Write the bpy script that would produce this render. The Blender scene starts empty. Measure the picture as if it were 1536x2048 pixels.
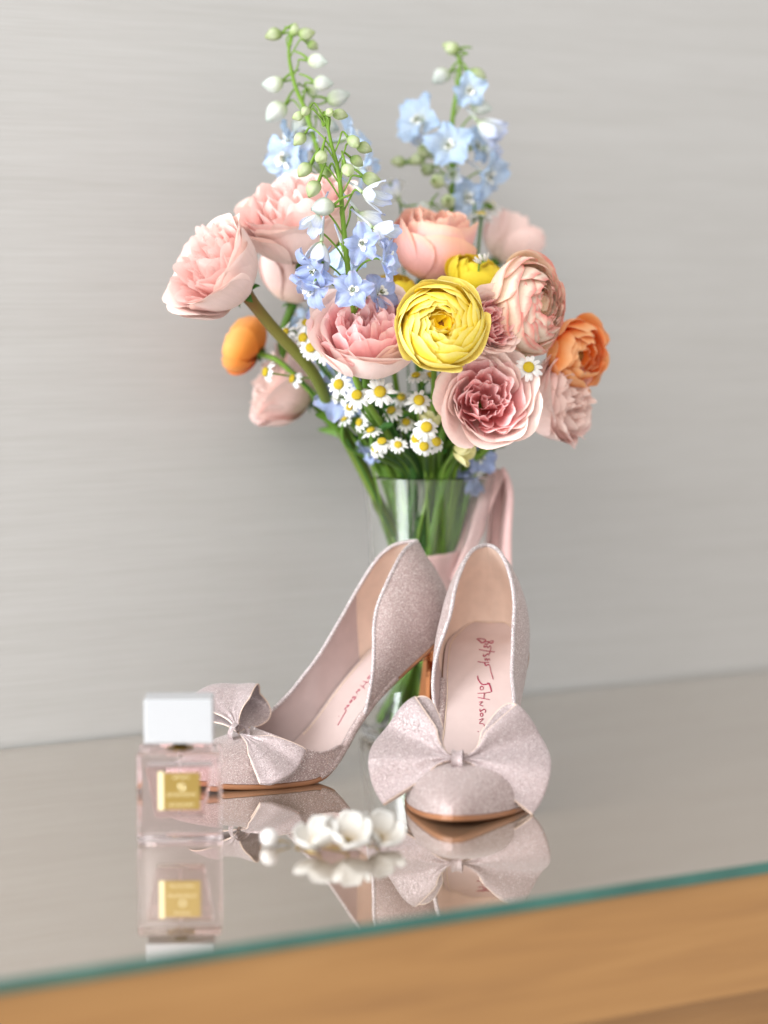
import bpy, math, random
from mathutils import Vector, Matrix, Quaternion, noise
random.seed(7)
sc = bpy.context.scene
COL = sc.collection
PI = math.pi
R = math.radians

# ------------------------------------------------------------------ camera, world, lamps, exposure
CAM_H = 0.3355
PITCH = math.atan(465 / (85 / 36 * 2048))
cam_d = bpy.data.cameras.new('camera')
cam = bpy.data.objects.new('camera', cam_d)
COL.objects.link(cam)
cam_d.sensor_fit = 'VERTICAL'
cam_d.sensor_height = 36
cam_d.lens = 85
cam_d.clip_start = 0.02
cam_d.clip_end = 60
cam_d.dof.use_dof = True
cam_d.dof.focus_distance = 1.60
cam_d.dof.aperture_fstop = 2.5
cam.location = (0, 0, CAM_H)
cam.rotation_euler = (PI / 2 - PITCH, 0, 0)
sc.camera = cam

world = bpy.data.worlds.new('World')
sc.world = world
world.use_nodes = True
bg = world.node_tree.nodes['Background']
bg.inputs[0].default_value = (1.0, 0.975, 0.95, 1)
bg.inputs[1].default_value = 0.50


def area(name, loc, target, sx, sy, power, col):
    d = bpy.data.lights.new(name, 'AREA')
    d.shape = 'RECTANGLE'
    d.size, d.size_y, d.energy, d.color = sx, sy, power, col
    o = bpy.data.objects.new(name, d)
    COL.objects.link(o)
    o.location = loc
    o.rotation_euler = (Vector(target) - Vector(loc)).to_track_quat('-Z', 'Y').to_euler()
    return o


area('window_light', (-2.5, 0.25, 1.05), (0.05, 1.75, 0.2), 1.9, 2.0, 98, (0.91, 0.965, 1.0))
area('fill_light', (-1.3, -2.4, 2.3), (0.05, 1.7, 0.2), 2.6, 2.6, 52, (1.0, 0.96, 0.91))  # added soft warm fill from behind and above the camera, no actual lamp

sc.view_settings.view_transform = 'Standard'
sc.view_settings.look = 'None'
sc.view_settings.exposure = 1.0
sc.view_settings.gamma = 1.0
sc.view_settings.use_curve_mapping = False
cy = sc.cycles
cy.use_denoising = True
cy.max_bounces = 16
cy.transmission_bounces = 14
cy.transparent_max_bounces = 16
cy.glossy_bounces = 8
cy.diffuse_bounces = 5
cy.sample_clamp_indirect = 6.0
cy.blur_glossy = 0.4

# ------------------------------------------------------------------ helpers
F = 85 / 36 * 2048
CP, SP = math.cos(PITCH), math.sin(PITCH)


def at(px, py, Y):
    """world point seen at photograph pixel (px, py), standing Y metres in front of the lens"""
    u, v = (px - 768) / F, (1024 - py) / F
    d = Vector((u, CP + v * SP, -SP + v * CP))
    return Vector((0, 0, CAM_H)) + d * (Y / d.y)


def ground(px, py, z=0.0):
    u, v = (px - 768) / F, (1024 - py) / F
    d = Vector((u, CP + v * SP, -SP + v * CP))
    return Vector((0, 0, CAM_H)) + d * ((z - CAM_H) / d.z)


def lerp(a, b, t):
    return a + (b - a) * t


def sstep(a, b, x):
    t = max(0.0, min(1.0, (x - a) / (b - a)))
    return t * t * (3 - 2 * t)


def curve1(pts):
    """smooth monotone-ish interpolation through (x, y) points"""
    xs = [p[0] for p in pts]
    ys = [p[1] for p in pts]
    n = len(xs)
    d = [(ys[i + 1] - ys[i]) / (xs[i + 1] - xs[i]) for i in range(n - 1)]
    m = [d[0]] + [0 if d[i - 1] * d[i] <= 0 else 2 * d[i - 1] * d[i] / (d[i - 1] + d[i]) for i in range(1, n - 1)] + [d[-1]]

    def f(x):
        if x <= xs[0]:
            return ys[0]
        if x >= xs[-1]:
            return ys[-1]
        i = 0
        while x > xs[i + 1]:
            i += 1
        h = xs[i + 1] - xs[i]
        t = (x - xs[i]) / h
        return ((1 + 2 * t) * (1 - t) ** 2 * ys[i] + t * (1 - t) ** 2 * h * m[i] + t * t * (3 - 2 * t) * ys[i + 1] + t * t * (t - 1) * h * m[i + 1])
    return f


def mesh(name, verts, faces, uvs=None, smooth=True):
    me = bpy.data.meshes.new(name)
    me.from_pydata([tuple(v) for v in verts], [], faces)
    if uvs:
        lay = me.uv_layers.new(name='UVMap')
        for l in me.loops:
            lay.data[l.index].uv = uvs[l.vertex_index]
    if smooth:
        me.polygons.foreach_set('use_smooth', [True] * len(me.polygons))
    me.update()
    return me


def obj(name, me, mat=None, parent=None, mw=None):
    if mat is not None and not me.materials:
        me.materials.append(mat)
    o = bpy.data.objects.new(name, me)
    COL.objects.link(o)
    if parent:
        o.parent = parent
    if mw is not None:
        o.matrix_basis = mw
    return o


def thing(name, label, cat, loc=(0, 0, 0), group=None, rot=None):
    o = bpy.data.objects.new(name, None)
    COL.objects.link(o)
    o.empty_display_size = 0.01
    o.location = loc
    if rot is not None:
        o.rotation_euler = (0, 0, rot)
    tag(o, label, cat, group)
    return o


def tag(o, label, cat, group=None):
    o['label'] = label
    o['category'] = cat
    if group:
        o['group'] = group


def grid(fn, nu, nv, close_u=False):
    """fn(i/nu, j/nv) -> point; returns verts, faces, uvs"""
    V, U, Fc = [], [], []
    cols = nu if close_u else nu + 1
    for j in range(nv + 1):
        for i in range(cols):
            V.append(fn(i / nu, j / nv))
            U.append((i / nu, j / nv))
    for j in range(nv):
        for i in range(nu):
            a = j * cols + i
            b = j * cols + (i + 1) % cols
            Fc.append((a, b, b + cols, a + cols))
    return V, Fc, U


class MB:
    def __init__(s):
        s.v, s.f, s.u = [], [], []

    def add(s, V, Fc, U=None):
        n = len(s.v)
        s.v += [Vector(p) for p in V]
        s.f += [tuple(i + n for i in f) for f in Fc]
        s.u += U if U else [(0, 0)] * len(V)
        return s

    def grid(s, *a, **k):
        return s.add(*grid(*a, **k))

    def box(s, x0, x1, y0, y1, z0, z1, M=None):
        V = [Vector((x, y, z)) for z in (z0, z1) for y in (y0, y1) for x in (x0, x1)]
        if M:
            V = [M @ p for p in V]
        return s.add(V, [(0, 2, 3, 1), (4, 5, 7, 6), (0, 1, 5, 4), (2, 6, 7, 3), (0, 4, 6, 2), (1, 3, 7, 5)])

    def tube(s, P, rad, n=8, cap=True, flat=1.0, up=None):
        P = [Vector(p) for p in P]
        rf = rad if callable(rad) else (lambda t: rad)
        m = len(P)
        T = [(P[min(i + 1, m - 1)] - P[max(i - 1, 0)]).normalized() for i in range(m)]
        nrm = up or T[0].orthogonal()
        V, U = [], []
        for i in range(m):
            nrm = (nrm - T[i] * nrm.dot(T[i]))
            nrm = nrm.normalized() if nrm.length > 1e-9 else T[i].orthogonal().normalized()
            b = T[i].cross(nrm)
            r = rf(i / (m - 1))
            for k in range(n):
                a = 2 * PI * k / n
                V.append(P[i] + nrm * (r * math.cos(a)) + b * (r * flat * math.sin(a)))
                U.append((k / n, i / (m - 1)))
        Fc = []
        for i in range(m - 1):
            for k in range(n):
                a, b2 = i * n + k, i * n + (k + 1) % n
                Fc.append((a, b2, b2 + n, a + n))
        if cap:
            Fc.append(tuple(range(n - 1, -1, -1)))
            Fc.append(tuple((m - 1) * n + k for k in range(n)))
        return s.add(V, Fc, U)

    def build(s, name, mat, parent=None, mw=None, smooth=True):
        return obj(name, mesh(name, s.v, s.f, s.u, smooth), mat, parent, mw)


def spline(P, n=8):
    P = [Vector(p) for p in P]
    Q = [P[0] * 2 - P[1]] + P + [P[-1] * 2 - P[-2]]
    out = []
    for i in range(1, len(Q) - 2):
        for k in range(n):
            t = k / n
            a, b, c, d = Q[i - 1], Q[i], Q[i + 1], Q[i + 2]
            out.append(0.5 * ((2 * b) + (c - a) * t + (2 * a - 5 * b + 4 * c - d) * t * t + (3 * b - a - 3 * c + d) * t ** 3))
    out.append(P[-1])
    return out


def lathe(prof, n=48):
    V, Fc = [], []
    for (r, z) in prof:
        for k in range(n):
            a = 2 * PI * k / n
            V.append((r * math.cos(a), r * math.sin(a), z))
    for i in range(len(prof) - 1):
        for k in range(n):
            a, b = i * n + k, i * n + (k + 1) % n
            Fc.append((a, b, b + n, a + n))
    return V, Fc


# ------------------------------------------------------------------ materials
def new_mat(name):
    m = bpy.data.materials.new(name)
    m.use_nodes = True
    nt = m.node_tree
    return m, nt, nt.nodes['Principled BSDF'], nt.nodes['Material Output']


def N(nt, kind, **k):
    n = nt.nodes.new(kind)
    for a, v in k.items():
        if a.startswith('i_'):
            n.inputs[a[2:].replace('_', ' ')].default_value = v
        else:
            setattr(n, a, v)
    return n


def ramp(nt, src, stops):
    r = nt.nodes.new('ShaderNodeValToRGB')
    e = r.color_ramp.elements
    while len(e) < len(stops):
        e.new(0.5)
    for q, (p, c) in zip(e, stops):
        q.position = p
        q.color = (*c, 1) if len(c) == 3 else c
    nt.links.new(src, r.inputs[0])
    return r.outputs[0]


def plain(name, col, rough=0.5, metal=0.0, spec=0.5, noise_amt=0.0, nscale=60, bump=0.0, sheen=0.0):
    m, nt, p, out = new_mat(name)
    p.inputs['Base Color'].default_value = (*col, 1)
    p.inputs['Roughness'].default_value = rough
    p.inputs['Metallic'].default_value = metal
    p.inputs['Specular IOR Level'].default_value = spec
    p.inputs['Sheen Weight'].default_value = sheen
    if noise_amt or bump:
        tc = N(nt, 'ShaderNodeTexCoord')
        nz = N(nt, 'ShaderNodeTexNoise', i_Scale=nscale, i_Detail=4.0)
        nt.links.new(tc.outputs['Object'], nz.inputs['Vector'])
        if noise_amt:
            c = ramp(nt, nz.outputs['Fac'], [(0.3, tuple(x * (1 - noise_amt) for x in col)), (0.7, tuple(min(1, x * (1 + noise_amt)) for x in col))])
            nt.links.new(c, p.inputs['Base Color'])
        if bump:
            b = N(nt, 'ShaderNodeBump', i_Strength=bump, i_Distance=0.001)
            nt.links.new(nz.outputs['Fac'], b.inputs['Height'])
            nt.links.new(b.outputs[0], p.inputs['Normal'])
    return m


def petal_mat(name, stops, trans=0.35, vein=0.10, rough=0.55, spots=None, vscale=26):
    """thin petal: colour runs from base (v=0) to rim (v=1), fine veins, light shines through"""
    m, nt, p, out = new_mat(name)
    uv = N(nt, 'ShaderNodeUVMap')
    sep = N(nt, 'ShaderNodeSeparateXYZ')
    nt.links.new(uv.outputs[0], sep.inputs[0])
    nz = N(nt, 'ShaderNodeTexNoise', i_Scale=3.0, i_Detail=3.0)
    nt.links.new(uv.outputs[0], nz.inputs['Vector'])
    ad = N(nt, 'ShaderNodeMath', operation='MULTIPLY_ADD')
    nt.links.new(nz.outputs['Fac'], ad.inputs[0])
    ad.inputs[1].default_value = 0.22
    sb = N(nt, 'ShaderNodeMath', operation='SUBTRACT')
    nt.links.new(sep.outputs['Y'], sb.inputs[0])
    sb.inputs[1].default_value = 0.11
    nt.links.new(sb.outputs[0], ad.inputs[2])
    c = ramp(nt, ad.outputs[0], stops)
    # veins running along the petal
    mp = N(nt, 'ShaderNodeMapping')
    mp.inputs['Scale'].default_value = (vscale, 2.2, 1)
    nt.links.new(uv.outputs[0], mp.inputs['Vector'])
    vn = N(nt, 'ShaderNodeTexNoise', i_Scale=1.0, i_Detail=3.0)
    nt.links.new(mp.outputs[0], vn.inputs['Vector'])
    oi = N(nt, 'ShaderNodeObjectInfo')
    ad2 = N(nt, 'ShaderNodeMath', operation='MULTIPLY_ADD')
    nt.links.new(oi.outputs['Random'], ad2.inputs[0])
    ad2.inputs[1].default_value = 0.16
    ad2.inputs[2].default_value = 0.90
    ad3 = N(nt, 'ShaderNodeMath', operation='MULTIPLY_ADD')
    nt.links.new(vn.outputs['Fac'], ad3.inputs[0])
    ad3.inputs[1].default_value = vein
    ad3.inputs[2].default_value = -vein * 0.5
    ad4 = N(nt, 'ShaderNodeMath', operation='ADD')
    nt.links.new(ad2.outputs[0], ad4.inputs[0])
    nt.links.new(ad3.outputs[0], ad4.inputs[1])
    hsv = N(nt, 'ShaderNodeHueSaturation')
    nt.links.new(c, hsv.inputs['Color'])
    nt.links.new(ad4.outputs[0], hsv.inputs['Value'])
    if spots:       # faint bruises and browned rims
        tco = N(nt, 'ShaderNodeTexCoord')
        sn = N(nt, 'ShaderNodeTexNoise', i_Scale=4.5, i_Detail=5.0, i_Roughness=0.65)
        nt.links.new(tco.outputs['Object'], sn.inputs['Vector'])
        sm_ = ramp(nt, sn.outputs['Fac'], [(0.58, (0, 0, 0)), (0.74, (0.4, 0.4, 0.4))])
        mxs = N(nt, 'ShaderNodeMix', data_type='RGBA')
        nt.links.new(sm_, mxs.inputs[0])
        nt.links.new(c, mxs.inputs[6])
        mxs.inputs[7].default_value = (*spots, 1)
        nt.links.new(mxs.outputs[2], hsv.inputs['Color'])
    p.inputs['Roughness'].default_value = rough
    p.inputs['Specular IOR Level'].default_value = 0.25
    p.inputs['Sheen Weight'].default_value = 0.1
    nt.links.new(hsv.outputs[0], p.inputs['Base Color'])
    bmp = N(nt, 'ShaderNodeBump', i_Strength=0.25, i_Distance=0.0006)
    nt.links.new(vn.outputs['Fac'], bmp.inputs['Height'])
    nt.links.new(bmp.outputs[0], p.inputs['Normal'])
    tr = N(nt, 'ShaderNodeBsdfTranslucent')
    nt.links.new(hsv.outputs[0], tr.inputs['Color'])
    mx = N(nt, 'ShaderNodeMixShader')
    mx.inputs[0].default_value = trans
    nt.links.new(p.outputs[0], mx.inputs[1])
    nt.links.new(tr.outputs[0], mx.inputs[2])
    nt.links.new(mx.outputs[0], out.inputs[0])
    return m


def glitter(name, col, bright, scale=2600.0, amount=0.12, rough=0.45):
    m, nt, p, out = new_mat(name)
    tc = N(nt, 'ShaderNodeTexCoord')
    vo = N(nt, 'ShaderNodeTexVoronoi', i_Scale=scale)
    nt.links.new(tc.outputs['Object'], vo.inputs['Vector'])
    sep = N(nt, 'ShaderNodeSeparateColor')
    nt.links.new(vo.outputs['Color'], sep.inputs[0])
    c = ramp(nt, sep.outputs[0], [(0.0, tuple(x * 0.72 for x in col)), (0.45, col), (1 - amount * 1.6, tuple(min(1, x * 1.12) for x in col)), (1 - amount * 0.8, bright)])
    big = N(nt, 'ShaderNodeTexNoise', i_Scale=45.0, i_Detail=2.0)
    nt.links.new(tc.outputs['Object'], big.inputs['Vector'])
    nt.links.new(c, p.inputs['Base Color'])
    # every flake is a tiny facet with its own tilt
    geo = N(nt, 'ShaderNodeNewGeometry')
    vsub = N(nt, 'ShaderNodeVectorMath', operation='SUBTRACT')
    nt.links.new(vo.outputs['Color'], vsub.inputs[0])
    vsub.inputs[1].default_value = (0.5, 0.5, 0.5)
    vmul = N(nt, 'ShaderNodeVectorMath', operation='SCALE')
    vmul.inputs['Scale'].default_value = 0.75
    nt.links.new(vsub.outputs[0], vmul.inputs[0])
    vadd = N(nt, 'ShaderNodeVectorMath', operation='ADD')
    nt.links.new(vmul.outputs[0], vadd.inputs[0])
    nt.links.new(geo.outputs['Normal'], vadd.inputs[1])
    vn = N(nt, 'ShaderNodeVectorMath', operation='NORMALIZE')
    nt.links.new(vadd.outputs[0], vn.inputs[0])
    nt.links.new(vn.outputs[0], p.inputs['Normal'])
    mr = ramp(nt, sep.outputs[1], [(0.0, (0.10,) * 3), (0.62, (0.18,) * 3), (0.9, (0.75,) * 3)])
    nt.links.new(mr, p.inputs['Metallic'])
    p.inputs['Roughness'].default_value = rough
    p.inputs['Sheen Weight'].default_value = 0.3
    return m


def glass(name, col=(1, 1, 1), ior=1.5, rough=0.0):
    m, nt, p, out = new_mat(name)
    p.inputs['Base Color'].default_value = (*col, 1)
    p.inputs['Transmission Weight'].default_value = 1.0
    p.inputs['IOR'].default_value = ior
    p.inputs['Roughness'].default_value = rough
    return m


def wallpaper():
    m, nt, p, out = new_mat('woven_wallpaper')
    tc = N(nt, 'ShaderNodeTexCoord')

    def layer(sx, sz, det):
        mp = N(nt, 'ShaderNodeMapping')
        mp.inputs['Scale'].default_value = (sx, 1, sz)
        nt.links.new(tc.outputs['Object'], mp.inputs['Vector'])
        nz = N(nt, 'ShaderNodeTexNoise', i_Scale=1.0, i_Detail=det)
        nt.links.new(mp.outputs[0], nz.inputs['Vector'])
        return nz.outputs['Fac']
    a = layer(9, 560, 3.0)
    b = layer(26, 1100, 2.0)
    c0 = layer(2.5, 60, 3.0)
    mx = N(nt, 'ShaderNodeMath', operation='ADD')
    nt.links.new(a, mx.inputs[0])
    nt.links.new(b, mx.inputs[1])
    mx2 = N(nt, 'ShaderNodeMath', operation='MULTIPLY_ADD')
    nt.links.new(c0, mx2.inputs[0])
    mx2.inputs[1].default_value = 0.7
    nt.links.new(mx.outputs[0], mx2.inputs[2])
    c = ramp(nt, mx2.outputs[0], [(0.85, (0.438, 0.430, 0.416)), (1.30, (0.464, 0.458, 0.447)), (1.75, (0.490, 0.486, 0.476))])
    # ramp input is clamped to 0..1, so bring the sum into range
    sc_ = N(nt, 'ShaderNodeMath', operation='MULTIPLY')
    nt.links.new(mx2.outputs[0], sc_.inputs[0])
    sc_.inputs[1].default_value = 1 / 2.7
    r = c.node
    nt.links.new(sc_.outputs[0], r.inputs[0])
    for e, q in zip(r.color_ramp.elements, (0.36, 0.5, 0.64)):
        e.position = q
    nt.links.new(c, p.inputs['Base Color'])
    p.inputs['Roughness'].default_value = 0.55
    p.inputs['Specular IOR Level'].default_value = 0.3
    bp = N(nt, 'ShaderNodeBump', i_Strength=0.15, i_Distance=0.0005)
    nt.links.new(mx2.outputs[0], bp.inputs['Height'])
    nt.links.new(bp.outputs[0], p.inputs['Normal'])
    return m


def wood():
    m, nt, p, out = new_mat('oak_veneer')
    tc = N(nt, 'ShaderNodeTexCoord')
    mp = N(nt, 'ShaderNodeMapping')
    mp.inputs['Scale'].default_value = (5, 30, 60)
    nt.links.new(tc.outputs['Object'], mp.inputs['Vector'])
    nz = N(nt, 'ShaderNodeTexNoise', i_Scale=1.0, i_Detail=5.0, i_Distortion=0.6)
    nt.links.new(mp.outputs[0], nz.inputs['Vector'])
    mp2 = N(nt, 'ShaderNodeMapping')
    mp2.inputs['Scale'].default_value = (14, 300, 420)
    nt.links.new(tc.outputs['Object'], mp2.inputs['Vector'])
    n2 = N(nt, 'ShaderNodeTexNoise', i_Scale=1.0, i_Detail=3.0)
    nt.links.new(mp2.outputs[0], n2.inputs['Vector'])
    ad = N(nt, 'ShaderNodeMath', operation='MULTIPLY_ADD')
    nt.links.new(n2.outputs['Fac'], ad.inputs[0])
    ad.inputs[1].default_value = 0.35
    nt.links.new(nz.outputs['Fac'], ad.inputs[2])
    c = ramp(nt, ad.outputs[0], [(0.42, (0.31, 0.150, 0.047)), (0.66, (0.37, 0.185, 0.058)), (0.9, (0.41, 0.212, 0.070))])
    nt.links.new(c, p.inputs['Base Color'])
    p.inputs['Roughness'].default_value = 0.42
    return m


def mirror_glass():
    """glass sheet on a brown-bronze backing: strong clear reflection over a tan ground"""
    m, nt, p, out = new_mat('backed_glass')
    p.inputs['Base Color'].default_value = (0.22, 0.155, 0.10, 1)
    p.inputs['Roughness'].default_value = 0.5
    gl = N(nt, 'ShaderNodeBsdfGlossy')
    gl.inputs['Color'].default_value = (0.96, 0.945, 0.925, 1)
    tcg = N(nt, 'ShaderNodeTexCoord')
    sm = N(nt, 'ShaderNodeTexNoise', i_Scale=16.0, i_Detail=6.0, i_Roughness=0.7)
    nt.links.new(tcg.outputs['Object'], sm.inputs['Vector'])
    rg_ = N(nt, 'ShaderNodeMapRange')
    rg_.inputs['From Min'].default_value = 0.45
    rg_.inputs['From Max'].default_value = 0.75
    rg_.inputs['To Min'].default_value = 0.008
    rg_.inputs['To Max'].default_value = 0.05
    nt.links.new(sm.outputs['Fac'], rg_.inputs[0])
    nt.links.new(rg_.outputs[0], gl.inputs['Roughness'])
    lw = N(nt, 'ShaderNodeFresnel')
    lw.inputs['IOR'].default_value = 1.5
    mr = N(nt, 'ShaderNodeMapRange')
    mr.inputs['From Min'].default_value = 0.04
    mr.inputs['From Max'].default_value = 0.6
    mr.inputs['To Min'].default_value = 0.46
    mr.inputs['To Max'].default_value = 0.95
    nt.links.new(lw.outputs[0], mr.inputs[0])
    mx = N(nt, 'ShaderNodeMixShader')
    nt.links.new(mr.outputs[0], mx.inputs[0])
    nt.links.new(p.outputs[0], mx.inputs[1])
    nt.links.new(gl.outputs[0], mx.inputs[2])
    nt.links.new(mx.outputs[0], out.inputs[0])
    return m


PINK_O = petal_mat('rose_petal_outer', [(0.0, (0.88, 0.70, 0.52)), (0.3, (0.95, 0.76, 0.71)), (0.75, (0.95, 0.76, 0.72)), (1.0, (0.96, 0.78, 0.72))], 0.20, vein=0.14, spots=(0.84, 0.60, 0.46))
PINK_I = petal_mat('rose_petal_inner', [(0.0, (0.93, 0.33, 0.22)), (0.45, (0.95, 0.50, 0.45)), (0.85, (0.96, 0.66, 0.62)), (1.0, (0.97, 0.76, 0.72))], 0.28, vein=0.14)
PINK_D = petal_mat('rose_petal_deep', [(0.0, (0.93, 0.27, 0.23)), (0.45, (0.96, 0.46, 0.46)), (0.85, (0.97, 0.62, 0.62)), (1.0, (0.97, 0.74, 0.73))], 0.38, vein=0.14)
CORAL = petal_mat('rose_petal_coral', [(0.0, (0.88, 0.50, 0.26)), (0.4, (0.95, 0.50, 0.46)), (0.8, (0.96, 0.58, 0.55)), (1.0, (0.93, 0.60, 0.46))], 0.22, vein=0.14)
PALE = petal_mat('rose_petal_pale', [(0.0, (0.86, 0.68, 0.54)), (0.5, (0.95, 0.71, 0.66)), (1.0, (0.96, 0.75, 0.71))], 0.22, vein=0.14, spots=(0.82, 0.60, 0.48))
YELLOW = petal_mat('ranunculus_petal_yellow', [(0.0, (0.95, 0.62, 0.005)), (0.5, (0.97, 0.74, 0.015)), (0.85, (0.97, 0.81, 0.08)), (1.0, (0.97, 0.86, 0.28))], 0.25, vein=0.14)
YELLOW_O = petal_mat('ranunculus_petal_lemon', [(0.0, (0.94, 0.72, 0.05)), (0.5, (0.97, 0.82, 0.12)), (1.0, (0.97, 0.87, 0.32))], 0.22, vein=0.14)
GOLDEN = petal_mat('ranunculus_petal_golden', [(0.0, (0.82, 0.52, 0.01)), (0.5, (0.93, 0.70, 0.02)), (1.0, (0.94, 0.78, 0.06))], 0.22)
PEACH = petal_mat('ranunculus_petal_peach', [(0.0, (0.93, 0.70, 0.40)), (0.6, (0.95, 0.78, 0.60)), (0.91, (0.95, 0.78, 0.65)), (0.975, (0.89, 0.44, 0.37)), (1.0, (0.85, 0.33, 0.29))], 0.22, vein=0.14)
ORANGE = petal_mat('ranunculus_petal_orange', [(0.0, (0.93, 0.12, 0.005)), (0.45, (0.96, 0.26, 0.03)), (0.8, (0.97, 0.42, 0.14)), (1.0, (0.97, 0.58, 0.30))], 0.28, vein=0.16)
APRICOT = petal_mat('ranunculus_petal_apricot', [(0.0, (0.92, 0.24, 0.02)), (0.5, (0.96, 0.36, 0.06)), (1.0, (0.97, 0.46, 0.14))], 0.22)
CREAM = petal_mat('freesia_petal_cream', [(0.0, (0.60, 0.62, 0.15)), (0.4, (0.92, 0.87, 0.42)), (1.0, (0.94, 0.90, 0.52))], 0.22)
BLUE = petal_mat('delphinium_petal_blue', [(0.0, (0.72, 0.78, 0.78)), (0.25, (0.46, 0.54, 0.80)), (0.75, (0.38, 0.47, 0.74)), (1.0, (0.45, 0.47, 0.68))], 0.25, vein=0.6, vscale=9)
SKY = petal_mat('delphinium_petal_sky', [(0.0, (0.78, 0.82, 0.76)), (0.35, (0.56, 0.68, 0.84)), (1.0, (0.46, 0.61, 0.83))], 0.28, vein=0.5, vscale=9)
ICE = petal_mat('delphinium_petal_ice', [(0.0, (0.56, 0.70, 0.36)), (0.3, (0.80, 0.83, 0.78)), (0.75, (0.72, 0.77, 0.88)), (1.0, (0.54, 0.61, 0.86))], 0.28, vein=0.5, vscale=9)
BUD = petal_mat('delphinium_bud_green', [(0.0, (0.18, 0.32, 0.06)), (0.25, (0.42, 0.52, 0.22)), (0.65, (0.62, 0.68, 0.45)), (1.0, (0.42, 0.50, 0.22))], 0.35, vein=0.5, vscale=10)
BUDW = petal_mat('delphinium_bud_white', [(0.0, (0.25, 0.40, 0.10)), (0.2, (0.62, 0.68, 0.48)), (0.6, (0.76, 0.79, 0.76)), (1.0, (0.55, 0.62, 0.58))], 0.35, vein=0.5, vscale=10)
BEE = plain('delphinium_eye_white', (0.85, 0.86, 0.82), 0.6)
STAMEN = plain('delphinium_stamen', (0.16, 0.19, 0.08), 0.7)
WHITEP = petal_mat('chamomile_petal', [(0.0, (0.82, 0.82, 0.72)), (0.3, (0.92, 0.92, 0.91)), (1.0, (0.92, 0.92, 0.92))], 0.3, vein=0.12, vscale=6)
DISC = plain('chamomile_disc', (0.88, 0.60, 0.02), 0.7, noise_amt=0.25, nscale=2200, bump=1.0)
BUTTON = plain('ranunculus_heart', (0.42, 0.16, 0.02), 0.8, noise_amt=0.5, nscale=1800, bump=1.0)


def green(name, c, rough=0.45):
    return petal_mat(name, [(0.0, c), (0.6, tuple(x * 1.15 for x in c)), (1.0, tuple(x * 0.9 for x in c))], 0.15, vein=0.35, rough=rough, vscale=5)


STEM = green('stem_green', (0.10, 0.21, 0.02))
STEM_D = green('stem_deep_green', (0.035, 0.12, 0.015))
STEM_L = green('stem_light_green', (0.17, 0.30, 0.035))
STEM_B = petal_mat('stem_russet_green', [(0.0, (0.12, 0.20, 0.02)), (0.6, (0.13, 0.19, 0.025)), (0.9, (0.19, 0.15, 0.03)), (1.0, (0.22, 0.10, 0.03))], 0.1, vein=0.3, vscale=5)
LEAF = green('leaf_green', (0.045, 0.16, 0.02))

GLIT = glitter('shoe_glitter_fabric', (0.385, 0.283, 0.270), (0.86, 0.78, 0.76), amount=0.11)
GLIT_B = glitter('bow_glitter_fabric', (0.395, 0.312, 0.312), (0.78, 0.71, 0.71), amount=0.06, rough=0.4)
BIND = glitter('binding_glitter_fabric', (0.42, 0.35, 0.355), (0.95, 0.90, 0.89), amount=0.16)
LINING = plain('peach_suede_lining', (0.70, 0.54, 0.45), 0.5, noise_amt=0.05, nscale=120, bump=0.05)
PINKLIN = plain('pink_leather_lining', (0.47, 0.37, 0.36), 0.45, noise_amt=0.04, nscale=100)
INSOLE = plain('pink_leather_insole', (0.53, 0.41, 0.385), 0.42, noise_amt=0.04, nscale=90)
SOLE = plain('tan_outsole', (0.30, 0.125, 0.055), 0.4)
COPPER = plain('polished_copper', (0.86, 0.36, 0.16), 0.06, metal=1.0)
TIP = plain('heel_tip_rubber', (0.03, 0.02, 0.02), 0.6)
THREAD = plain('cream_thread', (0.78, 0.62, 0.46), 0.7)
INK = plain('magenta_ink', (0.30, 0.004, 0.045), 0.5)
GREYINK = plain('grey_ink', (0.13, 0.10, 0.08), 0.7)

# ------------------------------------------------------------------ setting: wall and console
TA = R(30.3)
TD = Vector((math.cos(TA), math.sin(TA), 0))
TN = Vector((-math.sin(TA), math.cos(TA), 0))
P0 = ground(768, 1841)
depth = (ground(768, 1419) - P0).dot(TN)
MT = Matrix.Translation(P0) @ Matrix.Rotation(TA, 4, 'Z')     # x along the front edge, y to the wall

b = MB()
b.box(-1.6, 2.4, depth + 0.003, depth + 0.08, -0.8, 1.7)
w_ = b.build('wall', wallpaper(), None, MT, smooth=False)
w_['kind'] = 'structure'

table = thing('console_table', 'oak console table topped with a reflective glass sheet with green edge', 'table', (0, 0, 0))
table.matrix_world = MT
MIR = mirror_glass()
EDGE = plain('green_glass_edge', (0.035, 0.13, 0.105), 0.25, noise_amt=0.25, nscale=14)
GT = 0.0072
b = MB()
b.box(-1.3, 1.9, 0.0, depth, -GT, 0.0)
me = mesh('glass_top', b.v, b.f, None, False)
me.materials.append(EDGE)
me.materials.append(MIR)
for p in me.polygons:
    p.material_index = 1 if p.normal.z > 0.9 else 0
gt = obj('glass_top', me, None, table)
bv = gt.modifiers.new('bevel', 'BEVEL')
bv.width = 0.0007
bv.segments = 2
WOOD = wood()
MB().box(-1.295, 1.895, 0.004, 0.026, -GT - 0.070, -GT - 0.0005).build('front_panel', WOOD, table, smooth=False)
MB().box(-1.295, 1.895, 0.028, depth - 0.002, -GT - 0.062, -GT - 0.001).build('top_slab', WOOD, table, smooth=False)
DARKW = plain('shaded_oak', (0.20, 0.10, 0.04), 0.5)
MB().box(-1.28, 1.88, 0.05, depth - 0.01, -0.80, -GT - 0.063).build('cabinet', WOOD, table, smooth=False)

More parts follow.
